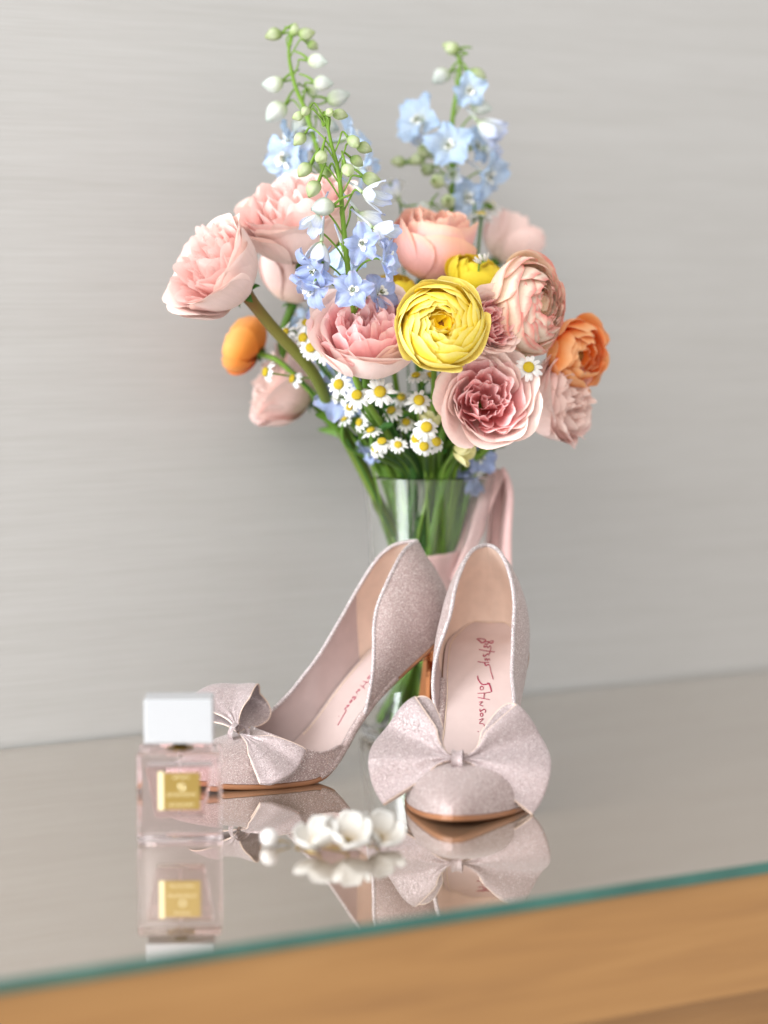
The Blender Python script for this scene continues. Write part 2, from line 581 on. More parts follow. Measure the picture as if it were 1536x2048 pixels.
# ------------------------------------------------------------------ shoes
cm = 0.01
zo = curve1([(0, 8.75), (1, 8.65), (2.5, 8.2), (3.5, 7.6), (5, 6.5), (7, 4.75), (8.5, 3.1), (9.8, 1.6), (11, 0.55), (12.2, 0.1), (13.2, 0.0), (15.5, 0.0), (18, 0.08), (20, 0.25), (21.8, 0.5)])
wf = curve1([(0, 0), (0.12, 0.75), (0.4, 1.4), (1, 2.1), (2, 2.7), (3.5, 3.0), (5, 2.95), (7, 2.75), (8.5, 2.75), (10, 3.15), (12, 3.85), (13.5, 4.1), (15, 4.0), (17, 3.45), (19, 2.5), (20.5, 1.6), (21.3, 0.95), (21.65, 0.5), (21.8, 0)])
XT = 15.0     # throat
hc = curve1([(0, 6.45), (3, 6.62), (6, 7.2), (9, 7.0), (11, 5.9), (12.8, 4.3), (14.0, 3.4), (15.0, 2.95), (16.5, 2.65), (18, 2.3), (20, 1.62), (21.2, 1.05), (21.8, 0.5)])
hopen = curve1([(0, 6.3), (1.5, 6.25), (3, 6.1), (5, 5.85), (6.2, 5.45), (6.9, 4.8), (7.3, 3.8), (7.6, 2.6), (7.9, 1.2), (8.1, 0.02)])
hclosed = curve1([(0, 6.3), (1.5, 6.2), (3, 5.85), (5, 5.2), (7, 4.7), (8.1, 4.5), (10, 4.35), (11, 4.0), (12, 3.5), (13, 3.0), (14.2, 2.85), (15.0, 2.95)])
hvamp = curve1([(10.1, 0.55), (10.5, 0.95), (11.2, 1.25), (12, 1.5), (13, 1.9), (14.2, 2.55), (15.0, 2.95)])
ZI = 0.38     # feather line above the underside of the sole
yc = lambda x: 0.0


def sole_xy(x):
    return zo(x)


def upper_pt(x, s, h, o, off=0.0):
    """point of the upper on side s (+1/-1) at height h (cm) above the feather line; off moves it inwards"""
    H_ = hc(x)
    q = min(1.0, h / H_) ** (1 / 0.92)
    th_ = math.asin(q)
    w = max(0.0, wf(x) - off)
    bulge = 1 + 0.05 * math.sin(PI * min(1, h / 5.0)) * (1 - sstep(6, 10, x))
    y = s * w * max(0.0, math.cos(th_)) ** 0.82 * bulge
    if s == o:      # the cut-out side wing flares outwards
        y += s * 0.48 * math.exp(-((x - 7.0) / 2.2) ** 2) * math.sin(PI * min(1, h / 5.6)) ** 0.8
    z = zo(x) + ZI + max(0, h - off * 0.6 * q)
    fall = 1 - sstep(0.0, 9.5, x)
    lx = 2.2 * (min(1.2, h / 6.35)) ** 1.7 * fall - 0.35 * math.sin(PI * min(1, h / 5.2)) * (1 - sstep(0, 3.5, x))
    xx = x + lx + off * (1 - sstep(0.0, 2.0, x)) - off * sstep(20, 21.8, x)
    # toe leans a little to the inner side
    return Vector((xx, y + o * 0.35 * sstep(13, 21.8, x) , z)) * cm


def xs_lin(a, b_, n, bias=None):
    out = []
    for i in range(n + 1):
        t = i / n
        out.append(a + (b_ - a) * t)
    return out


def heel_xs(xe, n):
    return [0.0, 0.02, 0.06, 0.12, 0.2, 0.32, 0.48, 0.7, 1.0, 1.4] + [1.4 + (xe - 1.4) * (i + 1) / n for i in range(n)]


def toe_xs(xa, n):
    return [xa + (20.6 - xa) * i / n for i in range(n)] + [20.6, 20.9, 21.15, 21.35, 21.5, 21.62, 21.7, 21.76, 21.79, 21.8]


NK = 16


def sheet(xs, s, hf, o, off=0.0, flip=False):
    V, U, Fc = [], [], []
    for i, x in enumerate(xs):
        hm = hf(x)
        H_ = hc(x)
        tm = math.asin(min(1, hm / H_) ** (1 / 0.92))
        for k in range(NK + 1):
            h = H_ * math.sin(tm * k / NK) ** 0.92
            V.append(upper_pt(x, s, h if k else 0, o, off))
            U.append((x / 22, k / NK))
    n = NK + 1
    for i in range(len(xs) - 1):
        for k in range(NK):
            a = i * n + k
            q = (a, a + 1, a + 1 + n, a + n)
            Fc.append(q if (s > 0) != flip else q[::-1])
    return V, Fc, U


def weld(mb, name, mat, parent):
    o = mb.build(name, mat, parent)
    import bmesh
    bm = bmesh.new()
    bm.from_mesh(o.data)
    bmesh.ops.remove_doubles(bm, verts=bm.verts, dist=0.00004)
    bm.to_mesh(o.data)
    bm.free()
    return o


SIG = [[(585, 985), (615, 1004), (640, 1022), (662, 1014), (673, 992), (640, 985), (600, 983)], [(664, 1014), (700, 1009), (735, 1002), (752, 1002), (744, 1022), (722, 1024), (704, 1012), (698, 1034), (668, 1032)],
       [(664, 1045), (672, 1064), (694, 1048), (702, 1066), (724, 1050), (737, 1064)], [(620, 1081), (700, 1092), (778, 1101)], [(736, 1066), (731, 1092), (727, 1120)],
       [(672, 1120), (668, 1138), (688, 1140), (702, 1124), (718, 1120), (724, 1136)], [(690, 1158), (693, 1177), (708, 1160), (714, 1179), (730, 1160), (738, 1178)],
       [(622, 1190), (680, 1196), (735, 1194)], [(688, 1200), (705, 1226), (736, 1216), (760, 1280), (788, 1345)],
       [(632, 1318), (645, 1352), (676, 1386), (704, 1394), (762, 1384)], [(737, 1376), (762, 1402), (783, 1455)],
       [(685 + 15 * math.cos(t * PI / 5), 1425 + 15 * math.sin(t * PI / 5)) for t in range(11)],
       [(650, 1470), (720, 1466), (775, 1458)], [(655, 1505), (725, 1515), (770, 1522)], [(715, 1466), (712, 1513)],
       [(672, 1545), (705, 1540), (680, 1566), (714, 1575)], [(684, 1600), (690, 1618), (712, 1606), (728, 1600), (740, 1612), (735, 1626)],
       [(705 + 12 * math.cos(t * PI / 5), 1642 + 12 * math.sin(t * PI / 5)) for t in range(11)],
       [(685, 1680), (725, 1672), (690, 1706), (732, 1712), (750, 1760), (765, 1832)], [(682, 1766), (685, 1770)]]
GLYPH = {'F': [[(0, 0), (0, 1), (.6, 1)], [(0, .5), (.5, .5)]], 'A': [[(0, 0), (.35, 1), (.7, 0)], [(.15, .4), (.55, .4)]], 'U': [[(0, 1), (0, .2), (.3, 0), (.6, .2), (.6, 1)]],
         'M': [[(0, 0), (.05, 1), (.4, .3), (.75, 1), (.8, 0)]], 'D': [[(0, 0), (0, 1), (.4, .9), (.6, .5), (.4, .1), (0, 0)]], '1': [[(.1, .8), (.3, 1), (.3, 0)]],
         '3': [[(0, 1), (.5, .9), (.2, .5), (.5, .2), (0, 0)]], '4': [[(.45, 0), (.45, 1), (0, .3), (.65, .3)]], '6': [[(.5, 1), (.1, .5), (.1, .1), (.5, .1), (.5, .45), (.1, .45)]]}


def make_shoe(label, o, loc, heading, bow):
    """o = +1 when the cut-out side is the shoe's left; toe points along local +x"""
    t = thing('high_heel_shoe', label, 'shoe', loc, 'pair of bow pumps', heading)
    # --- upper
    mb = MB()
    mb.add(*sheet(heel_xs(XT, 46) + toe_xs(XT, 24)[1:], -o, lambda x: hclosed(x) if x < XT else hc(x), o))
    mb.add(*sheet(toe_xs(XT, 24), o, lambda x: hc(x), o))
    mb.add(*sheet([10.1 + 4.9 * i / 20 for i in range(21)], o, hvamp, o))
    up = weld(mb, 'upper', GLIT, t)
    mb = MB()
    cx = heel_xs(6.4, 20) + [6.4 + 1.7 * (i + 1) / 26 for i in range(26)]
    mb.add(*sheet(cx, o, hopen, o))
    weld(mb, 'heel_counter', GLIT, t)
    # --- lining, a second skin inside
    mb = MB()
    OFF = 0.16
    XH = 5.2      # the heel grip is peach suede, the rest pink leather
    hx = [x for x in heel_xs(XT, 46) if x <= XH] + [XH]
    fx = [XH] + [x for x in heel_xs(XT, 46) if x > XH]
    co = [x for x in cx if x <= XH] + [XH]
    cf = [XH] + [x for x in cx if x > XH]
    hl_ = MB()
    hl_.add(*sheet(hx, -o, lambda x: hclosed(x) - 0.03, o, OFF, True))
    hl_.add(*sheet(co, o, lambda x: max(0.01, hopen(x) - 0.03), o, OFF, True))
    mb.add(*sheet(fx, -o, lambda x: hclosed(x) - 0.03, o, OFF, True))
    mb.add(*sheet(cf, o, lambda x: max(0.01, hopen(x) - 0.03), o, OFF, True))
    mb.add(*sheet([10.1 + 4.9 * i / 20 for i in range(21)], o, lambda x: hvamp(x) - 0.03, o, OFF, True))
    mb.add(*sheet(toe_xs(XT, 24), o, lambda x: hc(x), o, OFF, True))
    mb.add(*sheet(toe_xs(XT, 24), -o, lambda x: hc(x), o, OFF, True))
    weld(hl_, 'heel_lining', LINING, t)
    weld(mb, 'lining', PINKLIN, t)
    seam = MB()
    for sd in (o, -o):
        hm = hopen(XH) if sd == o else hclosed(XH)
        seam.tube([upper_pt(XH, sd, hm * k / 20, o, OFF + 0.015) for k in range(1, 20)], 0.00035, 5)
    seam.build('lining_seam', LINING, t)
    # --- rolled binding along the two top lines
    P = [upper_pt(x, o, hopen(x), o, 0.06) for x in reversed(cx)]
    P2 = [upper_pt(x, -o, hclosed(x), o, 0.06) for x in heel_xs(XT, 46)]
    P3 = [upper_pt(10.1 + 4.9 * i / 24, o, hvamp(10.1 + 4.9 * i / 24), o, 0.06) for i in range(25)]
    MB().tube(P + P2[1:], 0.0014, 8).build('topline_binding', BIND, t)
    MB().tube(P3, 0.0011, 8).build('vamp_binding', GLIT, t)
    # back seam stitch
    MB().tube([upper_pt(0, o, h * 0.1, o, 0.0) - Vector((0.0003, 0, 0)) for h in range(0, 62)], 0.0005, 6).build('back_seam', GLIT, t)
    # --- footbed with its wrapped edge
    def foot(u, v, dz=0.0, k=0.96):
        x = 0.10 + 17.72 * v
        y = (u * 2 - 1)
        w = max(0.3, wf(x) * k - 0.12)
        dish = 0.10 * (y * y) * (1 - sstep(8, 12, x)) + 0.55 * (1 - sstep(0.1, 2.2, x)) ** 2
        return Vector((x, y * w + o * 0.35 * sstep(13, 21.8, x), zo(x) + ZI + 0.12 + dish + dz)) * cm
    fb = MB().grid(lambda u, v: foot(u, v ** 2.0), 18, 90).build('insole', INSOLE, t)
    ring = [foot(1.0 if o > 0 else 0.0, (x - 0.10) / 17.72, -0.10, 0.985) for x in [5.6 + 6.6 * i / 30 for i in range(31)]]
    MB().tube(ring, 0.0030, 10).build('footbed_edge', GLIT, t)
    # stitching just inside the footbed rim
    st = MB()
    rim = [(0.93, 0.55 - 0.55 * i / 90) for i in range(91)]
    path = []
    for i in range(91):
        path.append(foot(0.945, 0.55 * (1 - i / 90) ** 1.25 + 0.012, 0.03))
    for i in range(1, 16):
        a = i / 16
        path.append(foot(0.945 - 0.89 * a, 0.012 - 0.0 * a, 0.03))
    for i in range(91):
        path.append(foot(0.055, 0.55 * (i / 90) ** 1.25 + 0.012, 0.03))
    sp = spline(path, 3)
    acc = 0.0
    seg = [sp[0]]
    for a_, b_ in zip(sp, sp[1:]):
        acc += (b_ - a_).length
        seg.append(b_)
        if acc > 0.0021:
            if len(seg) > 2:
                st.tube([seg[0], seg[len(seg) // 2], seg[int(len(seg) * 0.8)]], 0.00028, 5)
            seg, acc = [b_], 0.0
    so = st.build('stitching', THREAD, fb)
    # handwritten signature, heel to toe
    ink = MB()
    for S in SIG:
        pts = []
        for (X, Yp) in S:
            a = 2.05 + ((Yp - 983) / 850) ** 0.82 * 6.9
            bb = (X - 690) * 0.0070 + 0.05
            q = bb / (wf(a) * 0.96 - 0.12)
            pts.append(foot(0.5 + q / 2, (a - 0.10) / 17.72, 0.015))
        pp = spline(pts, 4) if len(pts) > 2 else pts
        ink.tube(pp, 0.00052, 5, flat=0.5)
    ink.build('signature', INK, fb)
    # ink stamp on the closed side of the lining
    stp = MB()
    for r_, line in enumerate(('A', 'FAU', 'MAD', '1346')):
        for q, ch in enumerate(line):
            for S in GLYPH[ch]:
                pts = []
                for (gx, gy) in S:
                    a, u_ = (q * 0.85 + gx) * 0.20, (gy - r_ * 1.45) * 0.21
                    xx = 3.1 + a * 0.8 + (0 if r_ else 0.1)
                    hh = 2.75 + u_ - a * 0.35
                    pts.append(upper_pt(xx, -o, hh, o, OFF + 0.035))
                stp.tube(pts, 0.00016, 4)
    stp.build('size_stamp', GREYINK, fb)
    # --- outsole
    mb = MB()
    sx = heel_xs(XT, 46) + toe_xs(XT, 24)[1:]
    prof = [(-1.0, 0.0), (-0.6, 0.0), (0.0, 0.0), (0.6, 0.0), (1.0, 0.0), (1.03, 0.12), (1.03, ZI - 0.08), (0.98, ZI), (0, ZI), (-0.98, ZI), (-1.03, ZI - 0.08), (-1.03, 0.12)]
    V, Fc = [], []
    for x in sx:
        w = wf(x) * (0.99 - 0.05 * (sstep(3, 6, x) - sstep(9, 12, x))) - 0.02 * (x > 0.3)
        for (a, z) in prof:
            V.append(Vector((x - 0.04 * (x < 0.2), a * max(0, w) + o * 0.35 * sstep(13, 21.8, x), zo(x) + z + 0.003)) * cm)
    n = len(prof)
    for i in range(len(sx) - 1):
        for k in range(n):
            a, b_ = i * n + k, i * n + (k + 1) % n
            Fc.append((a, a + n, b_ + n, b_))
    mb.add(V, Fc)
    weld(mb, 'outsole', SOLE, t)
    # --- sculpted metal heel: funnel under the seat, narrow neck, faceted foot that flares to the floor
    mb = MB()
    secs = []
    for i in range(11):        # funnel (rounded)
        k = i / 10
        z = lerp(8.5, 6.9, k)
        e = k ** 0.55
        secs.append((lerp(1.75, 1.05, e), lerp(1.95, 0.50, e), lerp(2.45, 0.42, e), z, k))
    V, Fc = [], []
    n = 24
    for (cx_, a, bw, z, k) in secs:
        for j in range(n):
            an = 2 * PI * j / n
            ca, sa = math.cos(an), math.sin(an)
            p_ = lerp(1.0, 0.55, k)
            X = cx_ + a * math.copysign(abs(ca) ** p_, ca)
            Y = bw * math.copysign(abs(sa) ** p_, sa)
            z2 = min(z, zo(max(0, X)) - 0.02) if k < 0.3 else z
            V.append(Vector((X, Y, z2)) * cm)
    for i in range(len(secs) - 1):
        for j in range(n):
            a_, b_ = i * n + j, i * n + (j + 1) % n
            Fc.append((a_, a_ + n, b_ + n, b_))
    mb.add(V, Fc)
    hl = mb.build('heel', COPPER, t)
    mb = MB()
    V, Fc = [], []
    rows = [(6.98, 0.46, 0.40), (6.85, 0.50, 0.44), (6.0, 0.56, 0.50), (4.0, 0.74, 0.68), (2.0, 0.92, 0.86), (0.35, 1.05, 1.0)]
    for (z, a, bw) in rows:
        ch = 0.18
        for (px_, py_) in ((a, -bw + ch), (a, bw - ch), (a - ch, bw), (-a + ch, bw), (-a, bw - ch), (-a, -bw + ch), (-a + ch, -bw), (a - ch, -bw)):
            V.append(Vector((1.05 + px_, py_, z)) * cm)
    for i in range(len(rows) - 1):
        for j in range(8):
            a_, b_ = i * 8 + j, i * 8 + (j + 1) % 8
            Fc.append((a_, a_ + 8, b_ + 8, b_))
    Fc.append(tuple(range(8)))
    Fc.append(tuple(range(5 * 8 + 7, 5 * 8 - 1, -1)))
    mb.add(V, Fc)
    mb.build('heel_column', COPPER, hl, smooth=False)
    tp = MB()
    tp.box(0.03 * cm, 2.07 * cm, -0.98 * cm, 0.98 * cm, 0.0002, 0.35 * cm)
    tp.build('heel_tip', TIP, hl, smooth=False)
    # --- bow
    K = Vector((16.6, o * 0.55, zo(16.6) + ZI + hc(16.6) + 0.28)) * cm
    nrm = Vector((0.90, 0, 0.44)).normalized()           # the bow faces forward and up
    upv = Vector((-0.44, 0, 0.90)).normalized()
    rr = curve1([(0, 5.75), (0.2, 6.0), (0.4, 6.0), (0.65, 5.75), (0.85, 5.35), (1.0, 5.1)])
    for s in (1, -1):
        e_lo, e_hi, rmid, thk, bulge, extra, fs = bow[0] if s == o else bow[1]
        E0 = Vector((e_lo[0], s * e_lo[1], e_lo[2]))
        E1 = Vector((e_hi[0], s * e_hi[1], e_hi[2]))
        outv = (E0.normalized() + E1.normalized()).normalized()
        ul = (E1 - outv * E1.dot(outv)).normalized()
        nl = outv.cross(ul) * (1 if s < 0 else -1)
        if nl.dot(Vector((1, s * 0.8, 0.6))) < 0:
            nl = -nl
        half = math.acos(max(-1, min(1, outv.dot(E1.normalized()))))
        r0, r1 = E0.length, E1.length
        rr = curve1([(0, r0), (0.18, lerp(r0, rmid, 0.75)), (0.42, rmid), (0.7, lerp(rmid, r1, 0.5)), (1.0, r1)])

        def loop(u, v):
            bb = 1 - abs(v * 2 - 1)          # v: 0 knot -> .5 outer fold -> 1 knot again behind
            front = v < 0.5
            r_ = max(rr(u) * math.sin(bb * PI / 2) ** 0.92, 0.25)
            ang = lerp(-half, half + (0 if front else R(extra) * math.sin(PI * min(1, bb)) ** 0.8), u)
            pinch = min(1, 0.16 + 0.84 * r_ / 2.4)
            a2 = ang * pinch
            k_ = r_ / 6
            fold = fs * k_ * (0.62 * math.exp(-((u - 0.33) / 0.15) ** 2) - 0.62 * math.exp(-((u - 0.68) / 0.13) ** 2) + 0.25 * math.exp(-((u - 0.95) / 0.1) ** 2))
            gather = 0.05 * math.sin(u * 23) * math.exp(-((r_ - 0.9) / 0.9) ** 2)
            thick = thk * (0.35 + 0.65 * u * u) * math.sin(min(1, bb) * PI) ** 0.8 + 0.06 * bb
            d = fold * (1 if front else 0.6) + gather + bulge * math.sin(PI * min(1, k_ * 0.9)) - 0.5 * k_ * k_ + (thick if front else -thick - 0.10 * (1 - bb))
            return K + (outv * (r_ * math.cos(a2)) + ul * (r_ * math.sin(a2)) + nl * d) * cm
        lo_ = MB().grid(loop, 44, 48).build('bow_loop', GLIT_B, t)
        sm = lo_.modifiers.new('thickness', 'SOLIDIFY')
        sm.thickness = 0.0009
        sm.offset = 0
        for e in (0.0, 1.0):
            MB().tube([loop(e, v / 44) for v in range(45)], 0.00055, 5).build('bow_edge', LINING, lo_)
    kn = MB()
    kp = []
    for i in range(25):
        a = 2 * PI * i / 24
        kp.append((0.62 * math.copysign(abs(math.cos(a)) ** 0.7, math.cos(a)), 0.62 * math.copysign(abs(math.sin(a)) ** 0.8, math.sin(a))))

    def knot(u, v):
        i = int(round(u * 24))
        y = (v * 2 - 1) * 0.34
        q = 1 - 0.16 * (1 - (v * 2 - 1) ** 2)
        return K + (nrm * (kp[i][0] * q) + upv * (kp[i][1] * q * 1.0) + Vector((0, y, 0))) * cm
    kn.grid(knot, 24, 6)
    kn.build('bow_knot', GLIT_B, t)
    return t


# right-hand shoe points to the lens, left-hand one lies side on
toe_r = ground(916, 1662)
make_shoe('rose glitter pump with its bowed toe pointing forward and signature on insole', -1,
          (toe_r.x + 0.218 * math.sin(R(7.5)), toe_r.y + 0.222 * math.cos(R(7.5)), 0), R(-90 - 7.5), [((0.84, 4.7, -2.74), (-2.26, 3.01, 3.59), 5.75, 0.34, 0.0, 10, 1.0), ((0.99, 4.83, -3.05), (-2.09, 3.61, 3.25), 5.9, 0.34, 0.0, 9, 1.0)])
make_shoe('rose glitter pump standing side on behind the perfume bottle', 1, (0.0420, 1.688, 0), R(180 + 31), [((0.5, 4.0, -2.7), (-3.0, 3.9, -0.9), 5.3, 0.2, 0.55, 2, 0.25), ((1.6, 4.2, 1.8), (-3.0, 2.6, 2.3), 5.3, 1.25, 0.0, 16, 0.2)])

# ------------------------------------------------------------------ glass vase
VC = Vector((0.0335, 1.768, 0.0))
VM = glass('clear_vase_glass', (0.985, 0.995, 0.99), 1.45)
vprof_o = curve1([(0.0, 5.05), (0.4, 5.15), (1.2, 5.15), (3.5, 4.85), (8, 4.50), (12, 4.42), (15, 4.52), (17.5, 4.75), (19.3, 4.98)])
prof = [(0.001, 0.0003), (0.030, 0.0003), (0.047, 0.0003), (0.0500, 0.0012)]
zz = [0.3, 0.6] + [1.2 + 18.0 * i / 26 for i in range(27)]
prof += [(vprof_o(z) * cm, z * cm) for z in zz]
prof += [(4.98 * cm, 19.36 * cm), (4.86 * cm, 19.40 * cm), (4.72 * cm, 19.32 * cm)]
prof += [((vprof_o(z) - 0.27) * cm, z * cm) for z in reversed(zz) if z > 2.0]
prof += [(4.78 * cm, 1.2 * cm), (4.74 * cm, 0.75 * cm), (4.60 * cm, 0.52 * cm), (4.3 * cm, 0.44 * cm), (0.03, 0.0042), (0.001, 0.0042)]
V, Fc = lathe(prof, 64)
me = mesh('glass_vase', V, Fc)
vz = obj('glass_vase', me, VM, None, Matrix.Translation(VC))
tag(vz, 'clear glass vase with gently waisted sides holding the bouquet stems', 'vase')

# ------------------------------------------------------------------ flowers
TIE = Vector((0.0300, 1.766, 0.0))
TIE_Z0, TIE_Z1, TIE_R = 0.070, 0.1375, 0.0255
used_slots = []


def slot(k):
    """where the k-th stem runs inside the tied handle: sunflower packing"""
    r = TIE_R * 0.93 * math.sqrt((k * 0.618) % 1.0)
    a = k * 2.399963
    return Vector((r * math.cos(a), r * math.sin(a), 0))


slot_i = [0]


def stem_path(b0, facing, stem_r, direct=0.045):
    """from the flower base through the vase mouth and the tie to the vase bottom"""
    d = Vector((b0.x - VC.x, b0.y - VC.y, 0))
    ang = math.atan2(d.y, d.x)
    rad = min(0.0405, max(0.008, d.length * 0.55)) * random.uniform(0.8, 1.0)
    rim = Vector((VC.x + rad * math.cos(ang), VC.y + rad * math.sin(ang), 0.193))
    # pick a place in the tie on the same side
    rr = min(TIE_R * 0.94 - stem_r, rad * 0.64 * random.uniform(0.75, 1.05))
    a2 = ang + random.uniform(-0.35, 0.35)
    tie1 = Vector((TIE.x + rr * math.cos(a2), TIE.y + rr * math.sin(a2), TIE_Z1 - 0.008))
    tie0 = Vector((TIE.x - rr * 0.2 * math.cos(a2), TIE.y - rr * 0.2 * math.sin(a2), TIE_Z0))
    a3 = ang + PI + random.uniform(-0.9, 0.9)
    rb = math.sqrt(random.uniform(0.15, 1.0)) * 0.0435
    bot = Vector((VC.x + rb * math.cos(a3), VC.y + rb * math.sin(a3), 0.0065 + random.uniform(0, 0.005)))
    p1 = b0 - facing * direct
    above = b0.z - 0.193
    P = [b0]
    if above > 0.05:
        P.append(p1)
    P += [rim, tie1, tie0, bot]
    return spline(P, 8), bot


def orient(f, roll=0.0):
    f = Vector(f).normalized()
    return f.to_track_quat('Z', 'Y').to_matrix().to_4x4() @ Matrix.Rotation(roll, 4, 'Z')


def petal_from(fn, nu=8, nv=9):
    V, Fc, U = grid(lambda a, b_: fn(a * 2 - 1, b_), nu, nv)
    return mesh('petal', V, Fc, U)


def rose_petal(rho, h, w, flare, drop, ruf, seed, close=0.0, notch=0.0):
    rnd = random.Random(seed)
    k1, k2 = rnd.uniform(2.0, 4.2), rnd.uniform(2.0, 4.5)
    s1, s2 = rnd.uniform(0, 6), rnd.uniform(0, 6)
    sk = rnd.uniform(-0.10, 0.10)

    def fn(u, v):
        wv = w * (0.30 + 0.74 * math.sin(PI * min(1.0, v * 0.62 + 0.04)) ** 0.9)
        vt = v * (1 - 0.20 * abs(u) ** 3.4 - notch * math.exp(-(u * 4) ** 2) * v + 0.022 * math.sin(u * 4.5 + s2) + 0.006 * math.sin(u * 11 + s1))
        r = rho * math.sin(min(1, vt * 1.18) * PI / 2) ** 0.62
        r -= close * rho * max(0, vt - 0.55) ** 2 * 3
        r += flare * max(0, vt - 0.62) ** 2 * 6.5
        z = h * vt ** 1.25 - drop * max(0, vt - 0.72) ** 2 * 11
        r *= 1 + 0.07 * u + sk * u * v
        r += ruf * v ** 2 * math.sin(u * k1 + s1)
        z += ruf * 0.7 * v ** 2 * math.cos(u * k2 + s2)
        z += ruf * 0.28 * v ** 3 * math.sin(u * 7 + s1)
        r += ruf * 0.25 * v ** 4 * math.sin(u * 8 + s2)
        r += 0.012 * math.sin(u * 7 + v * 5 + s1) * v
        return (max(0.01, r) * math.cos(u * wv), max(0.01, r) * math.sin(u * wv), z)
    return petal_from(fn, 14, 11)


LIB = {}


def lib(key, mat, make, n=3):
    k = (key, mat.name)
    if k not in LIB:
        LIB[k] = [make(i) for i in range(n)]
        for m_ in LIB[k]:
            m_.materials.append(mat)
    return random.choice(LIB[k])


# kinds of rose: layers of (number, rho, height, half width, flare, drop, ruffle, closing, material index)
ROSE_OPEN = [(6, 1.0, 0.92, 0.86, 0.22, 0.10, 0.06, 0, 0), (6, 0.93, 0.98, 0.80, 0.16, 0.06, 0.05, 0, 0), (7, 0.84, 1.0, 0.66, 0.12, 0.03, 0.06, 0.0, 0),
             (8, 0.73, 1.0, 0.58, 0.10, 0.02, 0.07, 0.0, 1), (8, 0.61, 0.99, 0.55, 0.08, 0.0, 0.08, 0.0, 1), (7, 0.49, 0.97, 0.58, 0.08, 0.0, 0.09, 0.0, 1), (7, 0.37, 0.95, 0.6, 0.06, 0, 0.09, 0.0, 1),
             (6, 0.25, 0.92, 0.7, 0.04, 0, 0.09, 0.0, 1), (4, 0.12, 0.88, 0.9, 0.02, 0, 0.06, 0.0, 1)]
ROSE_CUP = [(5, 1.0, 1.20, 0.95, 0.16, 0.05, 0.03, 0.10, 0), (5, 0.96, 1.28, 0.92, 0.26, 0.13, 0.05, 0.04, 0), (6, 0.89, 1.30, 0.72, 0.24, 0.12, 0.09, 0.05, 0), (7, 0.80, 1.33, 0.6, 0.16, 0.05, 0.085, 0.05, 1),
            (8, 0.70, 1.36, 0.52, 0.10, 0.03, 0.09, 0.05, 1), (8, 0.58, 1.38, 0.5, 0.06, 0, 0.09, 0.05, 1), (8, 0.46, 1.38, 0.5, 0.04, 0, 0.09, 0.05, 1), (7, 0.34, 1.36, 0.55, 0.02, 0, 0.09, 0.05, 1), (6, 0.22, 1.33, 0.6, 0, 0, 0.08, 0.05, 1), (4, 0.1, 1.3, 0.9, 0, 0, 0.04, 0.1, 1)]
ROSE_BUD = [(5, 1.0, 1.45, 0.98, 0.10, 0.04, 0.02, 0.22, 0), (5, 0.95, 1.55, 0.95, 0.12, 0.04, 0.03, 0.22, 0), (5, 0.84, 1.60, 0.85, 0.08, 0, 0.04, 0.25, 0), (6, 0.7, 1.62, 0.7, 0.05, 0, 0.05, 0.25, 1), (6, 0.55, 1.62, 0.65, 0.03, 0, 0.06, 0.2, 1), (6, 0.4, 1.6, 0.6, 0.0, 0, 0.06, 0.2, 1), (5, 0.25, 1.56, 0.7, 0, 0, 0.05, 0.2, 1)]


def sepal_mesh():
    def fn(u, v):
        w = 0.20 * math.sin(PI * min(1, v * 0.9 + 0.12)) ** 0.8 * (1 - v * 0.6)
        return (0.05 + 0.62 * math.sin(v * PI / 2), u * w, 0.10 * v - 0.30 * v * v - 0.05 * u * u)
    return petal_from(fn, 4, 6)


SEPAL = sepal_mesh()
SEPAL.materials.append(LEAF)


def flower(name, label, cat, group, pos, facing, rad, layers, mats, key, stem_r=0.0026, stem_mat=STEM, centre=0.45, heart=None, tilt=0.06, sepals=True, fn=rose_petal, direct=0.045, hz=1.0, path=None):
    f = Vector(facing).normalized()
    base = Vector(pos) - f * (rad * centre)
    P, bot = stem_path(base + f * 0.002, f, stem_r, direct)
    if path:
        P = spline([base + f * 0.002] + path + P[-17::8], 8)
    root = thing(name, label, cat, bot, group)
    M = Matrix.Translation(base - bot) @ orient(f, random.uniform(0, 6.28)) @ Matrix.Diagonal((rad, rad, rad * hz, 1))
    for li, L in enumerate(layers):
        n = L[0]
        ph0 = li * 2.4 + random.uniform(-0.2, 0.2)
        for i in range(n):
            me_ = lib((key, li), mats[L[8]], lambda q: fn(*L[1:7], seed=li * 31 + q * 7 + 3, close=L[7]), 3)
            ph = ph0 + 2 * PI * i / n + random.uniform(-0.14, 0.14)
            q = random.uniform(0.95, 1.05)
            tl = tilt * (1 + 1.2 * (li > 2) * (fn is rose_petal))
            Mp = M @ Matrix.Rotation(ph, 4, 'Z') @ Matrix.Rotation(random.uniform(-tl, tl), 4, 'Y') @ Matrix.Rotation(random.uniform(-tl, tl), 4, 'X') @ Matrix.Diagonal((q, q, random.uniform(0.95, 1.05), 1))
            obj('petal', me_, None, root, Mp)
    if heart:
        V, Fc, U = grid(lambda a, b_: (heart[0] * math.sin(b_ * PI / 2 + 0.001) * math.cos(a * 2 * PI), heart[0] * math.sin(b_ * PI / 2 + 0.001) * math.sin(a * 2 * PI), heart[1] + heart[0] * 0.8 * math.cos(b_ * PI / 2)), 14, 6, True)
        obj('heart', mesh('heart', V, Fc, U), heart[2], root, M)
    if sepals:
        for i in range(5):
            obj('sepal', SEPAL, None, root, M @ Matrix.Rotation(i * 2 * PI / 5 + 0.3, 4, 'Z') @ Matrix.Diagonal((0.5, 0.6, 0.6, 1)))
    P2 = [p - bot for p in P]
    MB().tube(P2[::-1], lambda t: stem_r * (1.0 + 0.25 * sstep(0.93, 1.0, t)), 9).build('stem', stem_mat, root)
    return root


